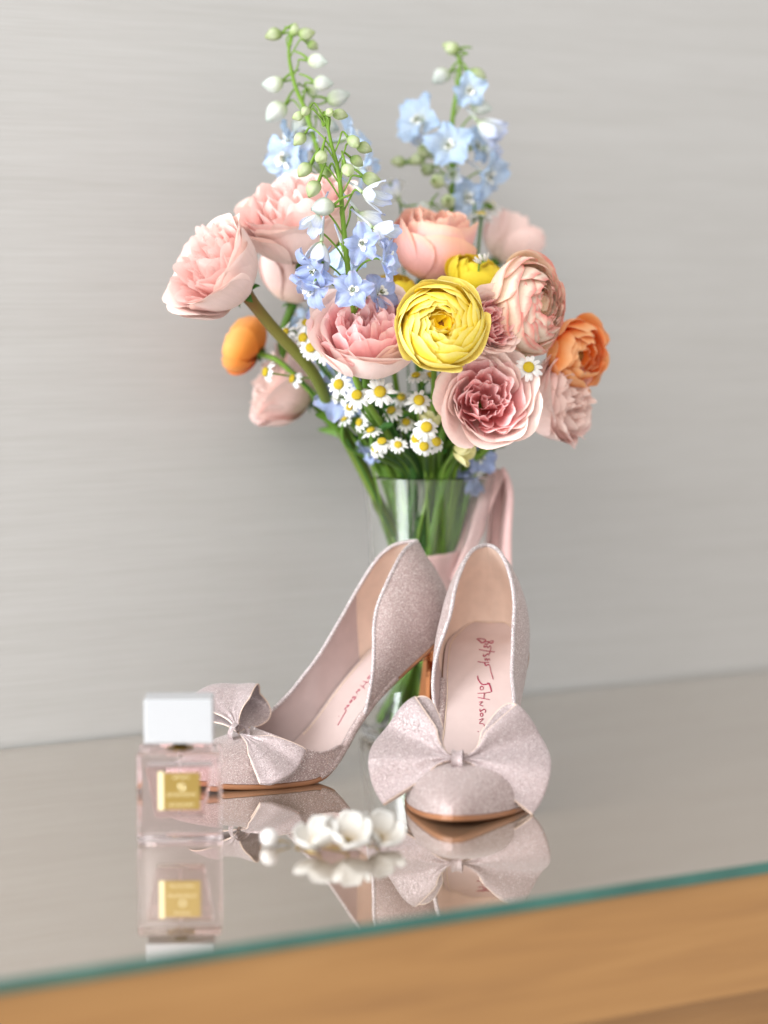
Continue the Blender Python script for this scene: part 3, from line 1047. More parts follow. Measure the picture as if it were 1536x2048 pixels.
def ran_petal(rho, t1, w, flare, drop, ruf, seed, close=0.0):
    """shell-like petal; t1 is how far (degrees) it closes over the middle"""
    rnd = random.Random(seed)
    s1, k1 = rnd.uniform(0, 6), rnd.uniform(2.5, 5)
    tilt = rnd.uniform(-0.04, 0.04)

    def fn(u, v):
        wv = w * (0.35 + 0.65 * math.sin(PI * min(1.0, v * 0.70 + 0.06)) ** 0.8)
        vt = v * (1 - 0.13 * abs(u) ** 2.2)
        t = R(lerp(-82, t1, vt))
        rr = rho * (1 + 0.07 * u)
        r = rr * math.cos(t) ** 0.8 + flare * max(0, vt - 0.6) ** 2 * 6
        z = 0.62 + 0.62 * rr * math.sin(t) + close - drop * max(0, vt - 0.7) ** 2 * 8
        r += ruf * v * v * math.sin(u * k1 + s1)
        z += ruf * v * v * math.cos(u * k1 * 1.3 + s1) + tilt * u
        return (max(0.01, r) * math.cos(u * wv), max(0.01, r) * math.sin(u * wv), z)
    return petal_from(fn, 8, 10)


RAN_OPEN = [(5, 1.02, 12, 0.80, 0.10, 0.02, 0.03, 0.0, 1), (6, 0.98, 26, 0.75, 0.03, 0, 0.025, 0.0, 1), (7, 0.92, 36, 0.66, 0.0, 0, 0.02, 0.02, 0), (7, 0.85, 44, 0.66, 0, 0, 0.02, 0.05, 0), (8, 0.77, 50, 0.6, 0, 0, 0.02, 0.09, 0), (8, 0.69, 54, 0.6, 0, 0, 0.02, 0.13, 0),
            (8, 0.61, 56, 0.6, 0, 0, 0.02, 0.17, 0), (7, 0.53, 56, 0.66, 0, 0, 0.02, 0.20, 0), (7, 0.45, 54, 0.66, 0, 0, 0.02, 0.23, 0), (6, 0.37, 50, 0.75, 0, 0, 0.02, 0.25, 0), (5, 0.29, 44, 0.85, 0, 0, 0.02, 0.27, 0), (4, 0.21, 38, 1.0, 0, 0, 0.015, 0.28, 0)]
RAN_BALL = [(5, 1.0, 30, 0.85, 0.0, 0, 0.03, 0.0, 0), (5, 0.96, 44, 0.85, 0.0, 0, 0.03, 0.0, 0), (6, 0.88, 56, 0.75, 0.0, 0, 0.02, 0.02, 0), (6, 0.78, 62, 0.75, 0, 0, 0.02, 0.06, 0), (6, 0.66, 62, 0.75, 0, 0, 0.02, 0.10, 0), (5, 0.52, 60, 0.8, 0, 0, 0.02, 0.14, 0), (5, 0.38, 55, 0.85, 0, 0, 0.02, 0.18, 0)]
RAN_LOOSE = [(5, 1.02, 18, 0.72, 0.06, 0, 0.06, 0.0, 0), (5, 0.92, 40, 0.70, 0.0, 0, 0.06, 0.02, 0), (5, 0.80, 50, 0.7, 0.0, 0, 0.05, 0.06, 0), (4, 0.66, 56, 0.8, 0, 0, 0.05, 0.08, 0), (4, 0.5, 56, 0.9, 0, 0, 0.04, 0.1, 0), (3, 0.3, 50, 1.1, 0, 0, 0.04, 0.12, 0)]

GR = 'garden roses in the bouquet'
GN = 'ranunculus in the bouquet'
roses = [
    # label, px, py, Y, facing, radius, kind, mats, centre
    ('blush rose leaning out past the others on a bare thick stem', 444, 550, 1.655, (-0.66, -0.50, 0.50), 0.0325, ROSE_CUP, (PINK_O, PINK_I), 0.66, 'cup'),
    ('large blush rose opening upward beneath the leafless delphinium tip', 597, 452, 1.700, (-0.26, -0.42, 0.86), 0.0375, ROSE_CUP, (PINK_O, PINK_I), 0.66, 'cup'),
    ('closed pink rose tucked under the large blush rose', 590, 556, 1.745, (0.10, -0.08, 0.98), 0.0245, ROSE_BUD, (PALE, PINK_O), 0.75, 'bud'),
    ('pale pink rose hanging low beside a bent green stem', 578, 776, 1.765, (-0.84, -0.16, 0.42), 0.0285, ROSE_CUP, (PALE, PINK_O), 0.66, 'cup'),
    ('pink rose with ruffled coral heart left of the yellow ranunculus', 732, 680, 1.638, (-0.04, -0.62, 0.78), 0.0335, ROSE_CUP, (PINK_O, PINK_D), 0.70, 'cup'),
    ('coral pink rose seen side on above the yellow ranunculus', 866, 496, 1.725, (0.16, -0.22, 0.95), 0.0290, ROSE_BUD, (CORAL, CORAL), 0.80, 'bud'),
    ('faded pale pink rose behind the small white daisies', 1020, 482, 1.840, (0.55, 0.10, 0.80), 0.0225, ROSE_BUD, (PALE, PALE), 0.80, 'bud'),
    ('ruffled pink rose squeezed between yellow and peach ranunculus', 978, 645, 1.632, (0.50, -0.82, 0.20), 0.0195, ROSE_OPEN, (PINK_O, PINK_D), 0.50, 'open'),
    ('big open pink rose facing forward at the front of the bouquet', 972, 802, 1.635, (0.12, -0.93, 0.25), 0.0292, ROSE_OPEN, (PINK_O, PINK_D), 0.50, 'open'),
    ('dusty pink rose turned sideways below the orange ranunculus', 1098, 800, 1.705, (0.80, -0.50, 0.10), 0.0290, ROSE_CUP, (PALE, PINK_O), 0.60, 'cup'),
]
for i, (lb, px, py, Y, f, rad, kind, mats, ce, key) in enumerate(roses):
    kw = {}
    if i == 0:
        kw = dict(stem_mat=STEM_B, stem_r=0.0042, path=[at(545, 655, 1.675), at(625, 745, 1.69), at(665, 830, 1.715), at(712, 915, 1.74)])
    if i == 3:
        kw = dict(stem_r=0.0032, path=[at(660, 845, 1.775), at(725, 925, 1.765)])
    flower('garden_rose', lb, 'rose', GR, at(px, py, Y), f, rad, kind, mats, key, centre=ce, tilt=0.07, **({'stem_r': 0.0031} | kw))

rans = [
    ('pale yellow ranunculus of many swirled petals facing forward', 882, 650, 1.596, (0.06, -0.96, 0.22), 0.0292, RAN_OPEN, (YELLOW, YELLOW_O), 0.70, 'ro', (0.13, 0.62, BUTTON)),
    ('peach ranunculus with red-edged petals turned to the side', 1058, 610, 1.655, (0.80, -0.58, 0.06), 0.0330, RAN_OPEN, (PEACH, PEACH), 0.62, 'ro', (0.14, 0.60, BUTTON)),
    ('bright orange ranunculus below the peach one', 1160, 712, 1.700, (0.62, -0.70, -0.14), 0.0255, RAN_LOOSE, (ORANGE, ORANGE), 0.70, 'rl', (0.2, 0.6, BUTTON)),
    ('half closed golden yellow ranunculus behind the pale yellow one', 952, 545, 1.690, (0.25, -0.30, 0.90), 0.0200, RAN_BALL, (GOLDEN, GOLDEN), 0.70, 'rb', None),
    ('apricot ranunculus hanging at the back beside the bent rose stem', 488, 690, 1.745, (-0.80, 0.20, 0.45), 0.0215, RAN_BALL, (APRICOT, APRICOT), 0.60, 'rb', None),
    ('golden ranunculus mostly hidden under the coral pink rose', 790, 580, 1.715, (0.1, -0.35, 0.9), 0.0160, RAN_BALL, (GOLDEN, GOLDEN), 0.60, 'rb', None),
]
for (lb, px, py, Y, f, rad, kind, mats, ce, key, heart) in rans:
    flower('ranunculus', lb, 'ranunculus', GN, at(px, py, Y), f, rad, kind, mats, key, centre=ce, stem_r=0.0021, stem_mat=STEM_L, heart=heart, fn=ran_petal, tilt=0.05, direct=0.03)

FRE = [(3, 0.9, 1.6, 1.0, 0.18, 0.05, 0.04, 0.1, 0), (3, 0.75, 1.65, 1.0, 0.10, 0.0, 0.05, 0.15, 0)]
flower('freesia_bud', 'pale yellow cup bud lying under the big open pink rose', 'freesia', None, at(925, 903, 1.68), (0.80, -0.35, -0.25), 0.0088, FRE, (CREAM,), 'fre', centre=0.8, stem_r=0.0012, stem_mat=STEM_L, sepals=False, direct=0.01)
flower('freesia_bud', 'small pale yellow cup bud behind the chamomile cluster', 'freesia', None, at(862, 838, 1.70), (0.1, -0.35, 0.9), 0.0098, FRE, (CREAM,), 'fre', centre=0.8, stem_r=0.0012, stem_mat=STEM_L, sepals=False, direct=0.01)


# --- delphinium
def bud_mesh(mat, seed):
    rnd = random.Random(seed)
    ph = rnd.uniform(0, 6)

    def fn(a, v):
        r = (math.sin(PI * v ** 0.85) ** 0.72) * 0.36 * (1 + 0.17 * math.cos(5 * a * 2 * PI + ph) * v) + 0.001
        if v > 0.93:
            r = max(r, 0.07)
        bend = 0.08 * math.sin(PI * v)
        return (r * math.cos(a * 2 * PI) + bend, r * math.sin(a * 2 * PI), v)
    V, Fc, U = grid(fn, 15, 12, True)
    m_ = mesh('bud', V, Fc, U)
    m_.materials.append(mat)
    return m_


BUDS = {m_.name: [bud_mesh(m_, q) for q in range(3)] for m_ in (BUD, BUDW)}


def bell_petal(seed):
    rnd = random.Random(seed)
    s1 = rnd.uniform(0, 6)

    def fn(u, v):
        w = 0.62 * (0.35 + 0.65 * math.sin(PI * min(1, v * 0.72 + 0.06)))
        vt = v * (1 - 0.2 * u * u)
        r = 0.42 * math.sin(min(1, vt * 1.3) * PI / 2) ** 0.7 + 0.10 * vt ** 3
        z = vt * 0.95
        r += 0.05 * v * v * math.sin(u * 4 + s1)
        return (r * math.cos(u * w * 1.15), r * math.sin(u * w * 1.15), z + 0.04 * v * math.cos(u * 5 + s1))
    return petal_from(fn, 7, 7)


def open_petal(seed):
    rnd = random.Random(seed)
    s1, s2 = rnd.uniform(0, 6), rnd.uniform(0, 6)

    def fn(u, v):
        w = 0.44 * math.sin(PI * min(1, v * 0.76 + 0.08)) ** 0.75
        vt = v * (1 - 0.14 * u * u + 0.05 * math.exp(-(u * 5) ** 2))
        x = 0.08 + 0.92 * vt
        z = 0.26 * math.sin(vt * PI * 0.62) - 0.10 * vt * vt + 0.10 * u * u * v
        z += 0.10 * v * math.sin(u * 4.5 + s1)
        return (x + 0.05 * v * math.sin(u * 6 + s2), u * w, z + 0.07 * v * math.cos(v * 5 + s2))
    return petal_from(fn, 7, 8)


def floret_parts(mat):
    op = [open_petal(q) for q in range(4)]
    be = [bell_petal(q) for q in range(3)]
    for m_ in op + be:
        m_.materials.append(mat)
    return op, be


FLO = {m_.name: floret_parts(m_) for m_ in (BLUE, SKY, ICE)}


def eye_mesh(seed):
    rnd = random.Random(seed)
    b_ = MB()
    for k in range(4):
        a = (0.55, 2.6, 4.1, 5.3)[k] + rnd.uniform(-0.3, 0.3)
        L = (0.34, 0.30, 0.20, 0.22)[k] * rnd.uniform(0.7, 1.15)
        wd = rnd.uniform(0.08, 0.15)
        dx, dy = math.cos(a), math.sin(a)
        cu = rnd.uniform(0.5, 0.9)

        def fn(u, v, dx=dx, dy=dy):
            x = 0.05 + L * v
            w = wd * math.sin(PI * min(1, v * 0.7 + 0.15))
            q = (u * 2 - 1) * w
            return (dx * x - dy * q, dy * x + dx * q, 0.12 + 0.26 * math.sin(v * PI * cu) + 0.08 * (u * 2 - 1) ** 2)
        b_.grid(fn, 4, 5)
    m_ = mesh('eye', b_.v, b_.f, b_.u)
    m_.materials.append(BEE)
    return m_


def stamen_mesh(seed):
    b_ = MB()
    rnd = random.Random(seed)
    for k in range(5):
        a = k * 1.3 + rnd.random()
        r = 0.02 + 0.05 * rnd.random()
        p = Vector((r * math.cos(a), r * math.sin(a), 0.08))
        b_.tube([p, p * 1.1 + Vector((0, 0, 0.10)), p * rnd.uniform(1.2, 2.0) + Vector((0, 0, 0.20))], lambda t: 0.014 + 0.016 * (t > 0.9), 5)
    m_ = mesh('stamens', b_.v, b_.f, b_.u)
    m_.materials.append(STAMEN)
    return m_


EYES, STAMS = [eye_mesh(q) for q in range(5)], [stamen_mesh(q) for q in range(3)]


def delphinium(label, spine, buds, florets, stem_r=0.0022):
    """spine: points from tip down into the bouquet; buds / florets are placed in space along it"""
    top = spline(spine, 8)
    P, bot = stem_path(spine[-1], Vector((0, 0, 1)), stem_r, 0.03)
    full = top[:-1] + P
    root = thing('delphinium', label, 'delphinium', bot, 'delphinium spires in the bouquet')
    MB().tube([p - bot for p in full[::-1]], lambda t: stem_r * lerp(1.15, 0.42, t ** 2), 8).build('stem', STEM_L, root)

    def attach(pos, drop):
        # foot of the stalk on the spine: a little lower than the bud
        best = min(top, key=lambda q: (q - pos).length + 3 * abs(q.z - (pos.z - drop)))
        return best

    def stalk(pos, d, foot_, r):
        mid = (pos + foot_) / 2 + Vector((0, 0, 0.004 + 0.12 * (pos - foot_).length))
        MB().tube([p - bot for p in spline([foot_, lerp(foot_, mid, 0.75), pos - d * 0.006, pos], 5)], lambda t: lerp(r * 0.85, r * 1.25, t ** 3), 6).build('pedicel', STEM_L, root)
    for (pos, d, size, mat) in buds:
        d = Vector(d).normalized()
        pos = Vector(pos) - d * size * 0.5
        stalk(pos, d, attach(pos, 0.012), 0.0007)
        obj('bud', random.choice(BUDS[mat.name]), None, root, Matrix.Translation(pos - bot) @ orient(d, random.uniform(0, 6)) @ Matrix.Scale(size, 4))
        if size > 0.011:
            sp_ = [pos + d * size * 0.12, pos - d * size * 0.25 + Vector((0, 0, size * 0.28)), pos - d * size * 0.7 + Vector((0, 0, size * 0.42))]
            MB().tube([p - bot for p in spline(sp_, 4)], lambda t: lerp(0.0012, 0.0006, t), 6).build('spur', STEM_L, root)
    for (pos, d, size, mat, kind) in florets:
        d = Vector(d).normalized()
        pos = Vector(pos) - d * size * (0.15 if kind == 'open' else 0.5)
        stalk(pos, d, attach(pos, 0.016), 0.0008)
        M = Matrix.Translation(pos - bot) @ orient(d, random.uniform(0, 6))
        fl = obj('floret', random.choice(STAMS), None, root, M @ Matrix.Scale(size, 4))
        op, be = FLO[mat.name]
        for i in range(5):
            q = random.uniform(0.9, 1.08)
            Mp = Matrix.Rotation(i * 2 * PI / 5 + random.uniform(-0.12, 0.12), 4, 'Z') @ Matrix.Rotation(random.uniform(-0.55, 0.10) if kind == 'open' else random.uniform(-0.12, 0.12), 4, 'Y') @ Matrix.Rotation(random.uniform(-0.25, 0.25), 4, 'X') @ Matrix.Diagonal((q, q * random.uniform(0.9, 1.15), 1, 1))
            obj('petal', random.choice(op if kind == 'open' else be), None, fl, Mp)
        if kind == 'open':
            obj('eye', random.choice(EYES), None, fl, Matrix.Rotation(random.uniform(0, 6), 4, 'Z') @ Matrix.Scale(random.uniform(0.7, 1.05), 4))
        sp_ = [pos, pos - d * size * 0.35 + Vector((0, 0, size * 0.15)), pos - d * size * 0.95 + Vector((0, 0, size * 0.3))]
        MB().tube([p - bot for p in spline(sp_, 4)], lambda t: lerp(0.0014, 0.0006, t), 6).build('spur', BLUE if mat is BLUE else ICE, root)
    return root


def BD(px, py, Y, d, s=0.0085, m=BUD):
    return (at(px, py, Y), d, s, m)


def FL(px, py, Y, d, s, m, kind='open'):
    return (at(px, py, Y), d, s, m, kind)


Y1 = 1.600
delphinium('in-focus delphinium with green buds in front of the large blush rose',
           [at(650, 222, Y1), at(662, 285, Y1), at(678, 350, Y1 + .002), at(686, 440, Y1 + .006), at(697, 548, Y1 + .015), at(715, 680, Y1 + .05)],
           [BD(596, 231, Y1, (-.8, -.2, -.4), .0085), BD(612, 224, Y1 - .006, (-.4, -.5, -.5), .0085), BD(642, 228, Y1 + .004, (-.1, .3, .5), .0075), BD(660, 226, Y1 - .008, (.4, -.7, .1), .0080), BD(680, 230, Y1, (.95, -.1, -.15), .0105),
            BD(599, 279, Y1, (-.55, -.3, -.6), .0110), BD(706, 284, Y1, (.5, -.4, -.5), .0110), BD(728, 297, Y1 + .006, (.9, .1, -.25), .0110), BD(640, 314, Y1 - .008, (-.25, -.7, -.6), .0115), BD(610, 341, Y1 - .004, (-.6, -.4, -.6), .0125),
            BD(713, 323, Y1 + .008, (.6, .3, -.4), .0105), BD(694, 342, Y1 - .010, (.25, -.7, -.6), .0115), BD(742, 357, Y1 + .002, (.92, -.1, -.15), .0125), BD(628, 379, Y1 - .006, (-.45, -.45, -.7), .0135), BD(652, 345, Y1 + .014, (-.3, .6, -.4), .0100),
            BD(646, 416, Y1 - .004, (-.85, -.3, -.1), .0165, BUDW)],
           [FL(626, 446, Y1 - .006, (-.45, -.5, -.75), .0150, ICE, 'bell'), FL(748, 392, Y1 - .002, (.75, -.45, -.25), .0185, ICE, 'bell'), FL(768, 466, Y1, (.75, -.4, -.35), .0185, ICE, 'bell'), FL(640, 508, Y1 - .004, (-.1, -.4, -.9), .0180, ICE, 'bell'),
            FL(724, 487, Y1 - .012, (.05, -.95, .05), .0135, BLUE), FL(706, 580, Y1 - .010, (-.05, -.95, .12), .0150, BLUE), FL(772, 520, Y1 - .002, (.85, -.35, -.1), .0165, BLUE), FL(628, 540, Y1 - .002, (-.55, -.45, -.55), .0165, BLUE), FL(622, 575, Y1, (-.55, -.35, -.65), .0170, BLUE),
            FL(735, 440, Y1 + .02, (.5, .2, -.4), .0165, ICE, 'bell'), FL(690, 505, Y1 + .03, (.1, .2, -.2), .0180, SKY), FL(760, 585, Y1 + .04, (.5, -.5, .3), .0150, BLUE), FL(650, 620, Y1 + .06, (-.5, -.5, .1), .0165, BLUE)])
Y2 = 1.735
delphinium('tall soft delphinium with white buds rising behind the in-focus one',
           [at(582, 62, Y2), at(578, 110, Y2), at(590, 170, Y2), at(612, 225, Y2), at(640, 320, Y2), at(665, 430, Y2), at(690, 560, Y2)],
           [BD(548, 71, Y2, (-.95, -.1, -.2), .0130), BD(588, 60, Y2, (.2, .1, .9), .0100), BD(612, 66, Y2, (.9, -.2, .05), .0130), BD(625, 92, Y2, (.6, .5, -.3), .0100), BD(634, 123, Y2 - .01, (.9, -.2, -.1), .0145, BUDW),
            BD(546, 166, Y2, (-.95, -.2, -.15), .0160, BUDW), BD(646, 167, Y2 - .01, (.9, -.3, -.05), .0150, BUDW), BD(676, 195, Y2 + .01, (.8, .1, .3), .0175, BUDW), BD(553, 226, Y2, (-.7, -.3, -.6), .0190, BUDW), BD(625, 180, Y2 + .02, (.4, .5, .1), .0120, BUDW),
            BD(600, 250, Y2 + .01, (-.3, -.2, -.4), .0150, BUDW), BD(660, 250, Y2 + .015, (.5, .2, -.3), .0150, BUDW)],
           [FL(570, 318, Y2, (-.5, -.7, -.2), .0195, SKY), FL(580, 285, Y2 + .01, (-.7, -.2, .1), .0170, SKY), FL(702, 272, Y2 + .01, (.7, -.2, .4), .0180, SKY), FL(612, 270, Y2, (-.1, -.6, -.4), .0170, ICE, 'bell'), FL(725, 340, Y2, (.7, -.3, -.2), .0180, SKY), FL(650, 330, Y2 + .01, (.1, -.4, .1), .0170, ICE, 'bell'), FL(600, 345, Y2, (-.4, -.6, -.2), .0170, SKY)])
Y3 = 1.795
delphinium('blurred sky blue delphinium rising behind the coral pink rose',
           [at(912, 92, Y3), at(920, 130, Y3), at(916, 170, Y3), at(905, 240, Y3), at(905, 330, Y3), at(902, 420, Y3), at(895, 540, Y3)],
           [BD(903, 95, Y3, (-.8, -.1, .3), .0135), BD(884, 155, Y3, (-.7, -.3, -.4), .0165, BUDW), BD(953, 155, Y3, (.8, -.1, -.5), .0165, BUD), BD(962, 212, Y3, (.9, -.2, -.3), .0165, BUDW), BD(797, 325, Y3, (-.9, -.1, .1), .0115), BD(850, 302, Y3 - .01, (-.3, -.7, .3), .0140), BD(836, 320, Y3, (-.6, -.2, -.2), .0130),
            BD(872, 364, Y3 - .02, (-.2, -.8, .1), .0150), BD(848, 420, Y3 - .02, (-.5, -.6, -.3), .0150, BUDW), BD(893, 403, Y3 - .02, (.1, -.8, .1), .0150), BD(855, 340, Y3, (-.4, -.6, .1), .0130)],
           [FL(838, 240, Y3, (-.65, -.65, .25), .0205, SKY), FL(897, 292, Y3 - .02, (.05, -.95, .15), .0195, SKY), FL(978, 258, Y3, (.7, -.3, -.5), .0215, ICE, 'bell'), FL(938, 180, Y3 - .01, (.2, -.8, -.2), .0140, SKY), FL(975, 352, Y3, (.7, -.5, -.3), .0195, SKY), FL(952, 292, Y3 + .01, (.6, -.4, .1), .0160, SKY),
            FL(905, 350, Y3 - .01, (.0, -.9, -.3), .0130, ICE, 'bell'), FL(848, 285, Y3 + .01, (-.7, -.4, -.2), .0150, ICE, 'bell'), FL(935, 395, Y3, (.3, -.8, 0), .0150, SKY), FL(985, 300, Y3 + .01, (.8, -.2, -.1), .0150, ICE, 'bell'), FL(785, 385, Y3 - .02, (-.5, -.3, .6), .0150, ICE, 'bell')])
Y4 = 1.725
delphinium('short delphinium with blue florets low in the left of the bouquet',
           [at(652, 600, Y4), at(665, 660, Y4), at(680, 730, Y4), at(700, 800, Y4), at(735, 880, Y4 + .01)],
           [],
           [FL(648, 655, Y4, (-.6, -.6, .1), .0170, BLUE), FL(655, 705, Y4, (-.5, -.6, -.1), .0160, BLUE), FL(680, 795, Y4 - .02, (-.3, -.9, -.1), .0190, BLUE), FL(668, 760, Y4, (-.5, -.7, 0), .0170, SKY), FL(740, 900, Y4 - .005, (-.6, -.3, -.8), .0130, BLUE), FL(800, 880, Y4, (.1, -.8, -.1), .0160, BLUE), FL(615, 640, Y4 + .03, (-.4, -.5, .4), .0170, SKY)])
Y5 = 1.745
delphinium('short delphinium with blue florets beside the pink ribbon',
           [at(965, 860, Y5), at(955, 900, Y5), at(940, 940, Y5)],
           [],
           [FL(962, 915, Y5 - .01, (.3, -.8, -.3), .0140, BLUE), FL(946, 972, Y5 - .005, (.1, -.3, -1), .0135, BLUE, 'bell'), FL(925, 935, Y5, (-.3, -.7, .2), .0130, BLUE)])


# --- chamomile
def ray_petal():
    def fn(u, v):
        w = 0.155 * math.sin(PI * min(1, v * 0.80 + 0.10)) ** 0.6
        return (0.32 + 0.68 * v, u * w, 0.02 + 0.07 * math.sin(v * PI) - 0.10 * v * v - 0.05 * u * u + 0.02 * math.cos(u * 6))
    return petal_from(fn, 4, 5)


RAY = ray_petal()
RAY.materials.append(WHITEP)
V, Fc, U = grid(lambda a, b_: (0.40 * math.sin(b_ * PI * 0.56 + 0.001) * math.cos(a * 2 * PI), 0.40 * math.sin(b_ * PI * 0.56 + 0.001) * math.sin(a * 2 * PI), 0.10 + 0.24 * math.cos(b_ * PI * 0.56)), 16, 7, True)
DSC = mesh('disc', V, Fc, U)
DSC.materials.append(DISC)
V, Fc, U = grid(lambda a, b_: (0.34 * math.sin(b_ * PI * 0.5 + 0.001) * math.cos(a * 2 * PI), 0.34 * math.sin(b_ * PI * 0.5 + 0.001) * math.sin(a * 2 * PI), 0.04 - 0.22 * math.cos(b_ * PI * 0.5)), 10, 4, True)
CAL = mesh('calyx', V, Fc, U)
CAL.materials.append(STEM_L)


def chamomile(px, py, Y, d, s=0.0092, n=13, reflex=0.0, label=None, path=None):
    d = Vector(d).normalized()
    pos = at(px, py, Y)
    P, bot = stem_path(pos - d * s * 0.15, d, 0.0007, 0.018)
    if path:
        P = spline([pos - d * s * 0.15, pos - d * 0.006] + path + P[-17::8], 8)
    if not label:
        if px < 660:
            label = 'chamomile in the tight sprig tucked between bare rose stem and blue florets'
        elif px > 825:
            label = 'chamomile in the cluster crowding the left edge of the big open pink rose'
        elif s > 0.009:
            label = 'open chamomile beside the one with the longest petals'
        else:
            label = 'small chamomile half hidden among green stems above the vase rim'
    root = thing('chamomile', label, 'chamomile', bot, 'chamomile flowers in the bouquet')
    M = Matrix.Translation(pos - bot) @ orient(d, random.uniform(0, 6)) @ Matrix.Scale(s, 4)
    obj('disc', DSC, None, root, M)
    obj('calyx', CAL, None, root, M)
    for i in range(n):
        q = random.uniform(0.88, 1.08)
        obj('petal', RAY, None, root, M @ Matrix.Rotation(2 * PI * i / n + random.uniform(-.12, .12), 4, 'Z') @ Matrix.Rotation(reflex + random.uniform(-.14, .14), 4, 'Y') @ Matrix.Diagonal((q, random.uniform(.9, 1.15), 1, 1)))
    MB().tube([p - bot for p in P[::-1]], 0.00075, 6).build('stem', random.choice((STEM_L, STEM, STEM_D)), root)
    return root


YC = 1.655
CH = [(760, 784, 1.640, (.02, -.93, .35), .0105, 14, .05, 'fully open chamomile with long petals just under the ruffled coral-hearted rose'),
      (714, 791, 1.650, (-.15, -.80, .55), .0095, 13, .25, None), (678, 769, 1.660, (-.40, -.85, .25), .0095, 12, .1, None),
      (838, 801, 1.650, (.05, -.90, .40), .0098, 12, .3, None), (853, 855, 1.645, (.02, -.88, .45), .0100, 13, .3, None),
      (833, 878, 1.660, (-.45, -.8, .2), .0088, 12, .4, None), (872, 884, 1.660, (.3, -.8, .4), .0088, 12, .5, None), (848, 893, 1.655, (0, -.9, .2), .0085, 12, .4, None),
      (796, 890, 1.665, (.1, -.8, .55), .0070, 12, 0, None), (764, 884, 1.665, (-.1, -.5, .8), .0085, 12, .3, None), (742, 862, 1.675, (-.3, -.3, .9), .0080, 11, .2, None), (752, 898, 1.670, (-.3, -.7, .3), .0078, 11, .5, None),
      (720, 845, 1.685, (-.7, -.5, .3), .0075, 11, .3, None), (742, 830, 1.690, (.4, -.6, .6), .0078, 11, .3, None), (783, 822, 1.685, (-.35, -.55, .7), .0085, 12, .3, None), (690, 838, 1.700, (-.5, -.3, .7), .0070, 11, .2, None),
      (802, 795, 1.700, (.1, -.7, .5), .0080, 12, .2, None), (832, 752, 1.680, (-.2, -.4, .85), .0080, 12, .1, None), (862, 752, 1.685, (.3, -.5, .8), .0085, 12, .3, None),
      (650, 706, 1.665, (.05, -.75, .62), .0090, 12, .35, None), (622, 696, 1.672, (-.15, -.80, .35), .0092, 13, .25, None), (607, 676, 1.680, (-.5, -.75, .2), .0092, 13, .15, None), (613, 646, 1.690, (-.1, -.7, .7), .0080, 12, .2, None), (572, 664, 1.700, (-.6, -.6, .4), .0075, 11, .2, None),
      (533, 744, 1.690, (-.9, -.35, .2), .0088, 12, .25, 'chamomile on a long thin stalk reaching out past the low pale rose'), (586, 758, 1.695, (-.8, -.4, .3), .0080, 11, .5, None),
      (1057, 735, 1.632, (.06, -.93, .35), .0098, 13, .15, 'chamomile resting between the peach ranunculus and big open rose'), (1008, 715, 1.665, (-.3, -.3, .85), .0080, 11, .2, None),
      (968, 527, 1.672, (.35, -.35, -.75), .0078, 10, .6, 'drooping chamomile in front of the half closed golden ranunculus'),
      (936, 408, 1.800, (-.2, .45, .85), .0110, 13, .1, 'blurred chamomile seen from behind near the blue delphinium'), (980, 412, 1.800, (.35, .45, .8), .0110, 13, .1, 'blurred chamomile seen from behind near the blue delphinium'),
      (962, 432, 1.790, (.1, .2, .95), .0100, 13, .2, 'blurred chamomile seen from behind near the blue delphinium'), (783, 372, 1.790, (-.3, .5, .7), .0105, 13, .1, 'blurred chamomile seen from behind near the blue delphinium'),
      (700, 815, 1.69, (-.4, -.6, .5), .0075, 11, .3, None), (812, 845, 1.69, (.0, -.7, .6), .0075, 11, .3, None)]
for (px, py, Y, d, s, n, rf, lb) in CH:
    pth = None
    if px == 533:
        pth = [at(585, 753, 1.70), at(640, 762, 1.70), at(690, 800, 1.705), at(735, 900, 1.72)]
    elif px == 968:
        pth = [at(955, 556, 1.676), at(946, 600, 1.69), at(925, 760, 1.73), at(900, 900, 1.75)]
    elif px == 586:
        pth = [at(615, 775, 1.70), at(648, 820, 1.71), at(700, 890, 1.73)]
    chamomile(px, py, Y, d, s, n, rf, lb, pth)


# --- green filler: leafy stems and narrow leaves between the flowers
def leaf_blade(P, w):
    P = spline(P, 6)
    m_ = len(P)

    def fn(u, v):
        i = min(m_ - 1, int(round(v * (m_ - 1))))
        T = (P[min(i + 1, m_ - 1)] - P[max(0, i - 1)]).normalized()
        sd = T.cross(Vector((0.2, -1, 0.1))).normalized()
        nn = T.cross(sd)
        q = w * math.sin(PI * min(1, v * 0.93 + 0.05)) ** 0.7
        return P[i] + sd * ((u * 2 - 1) * q) + nn * (abs(u * 2 - 1) * q * 0.35)
    return grid(fn, 4, m_ - 1)


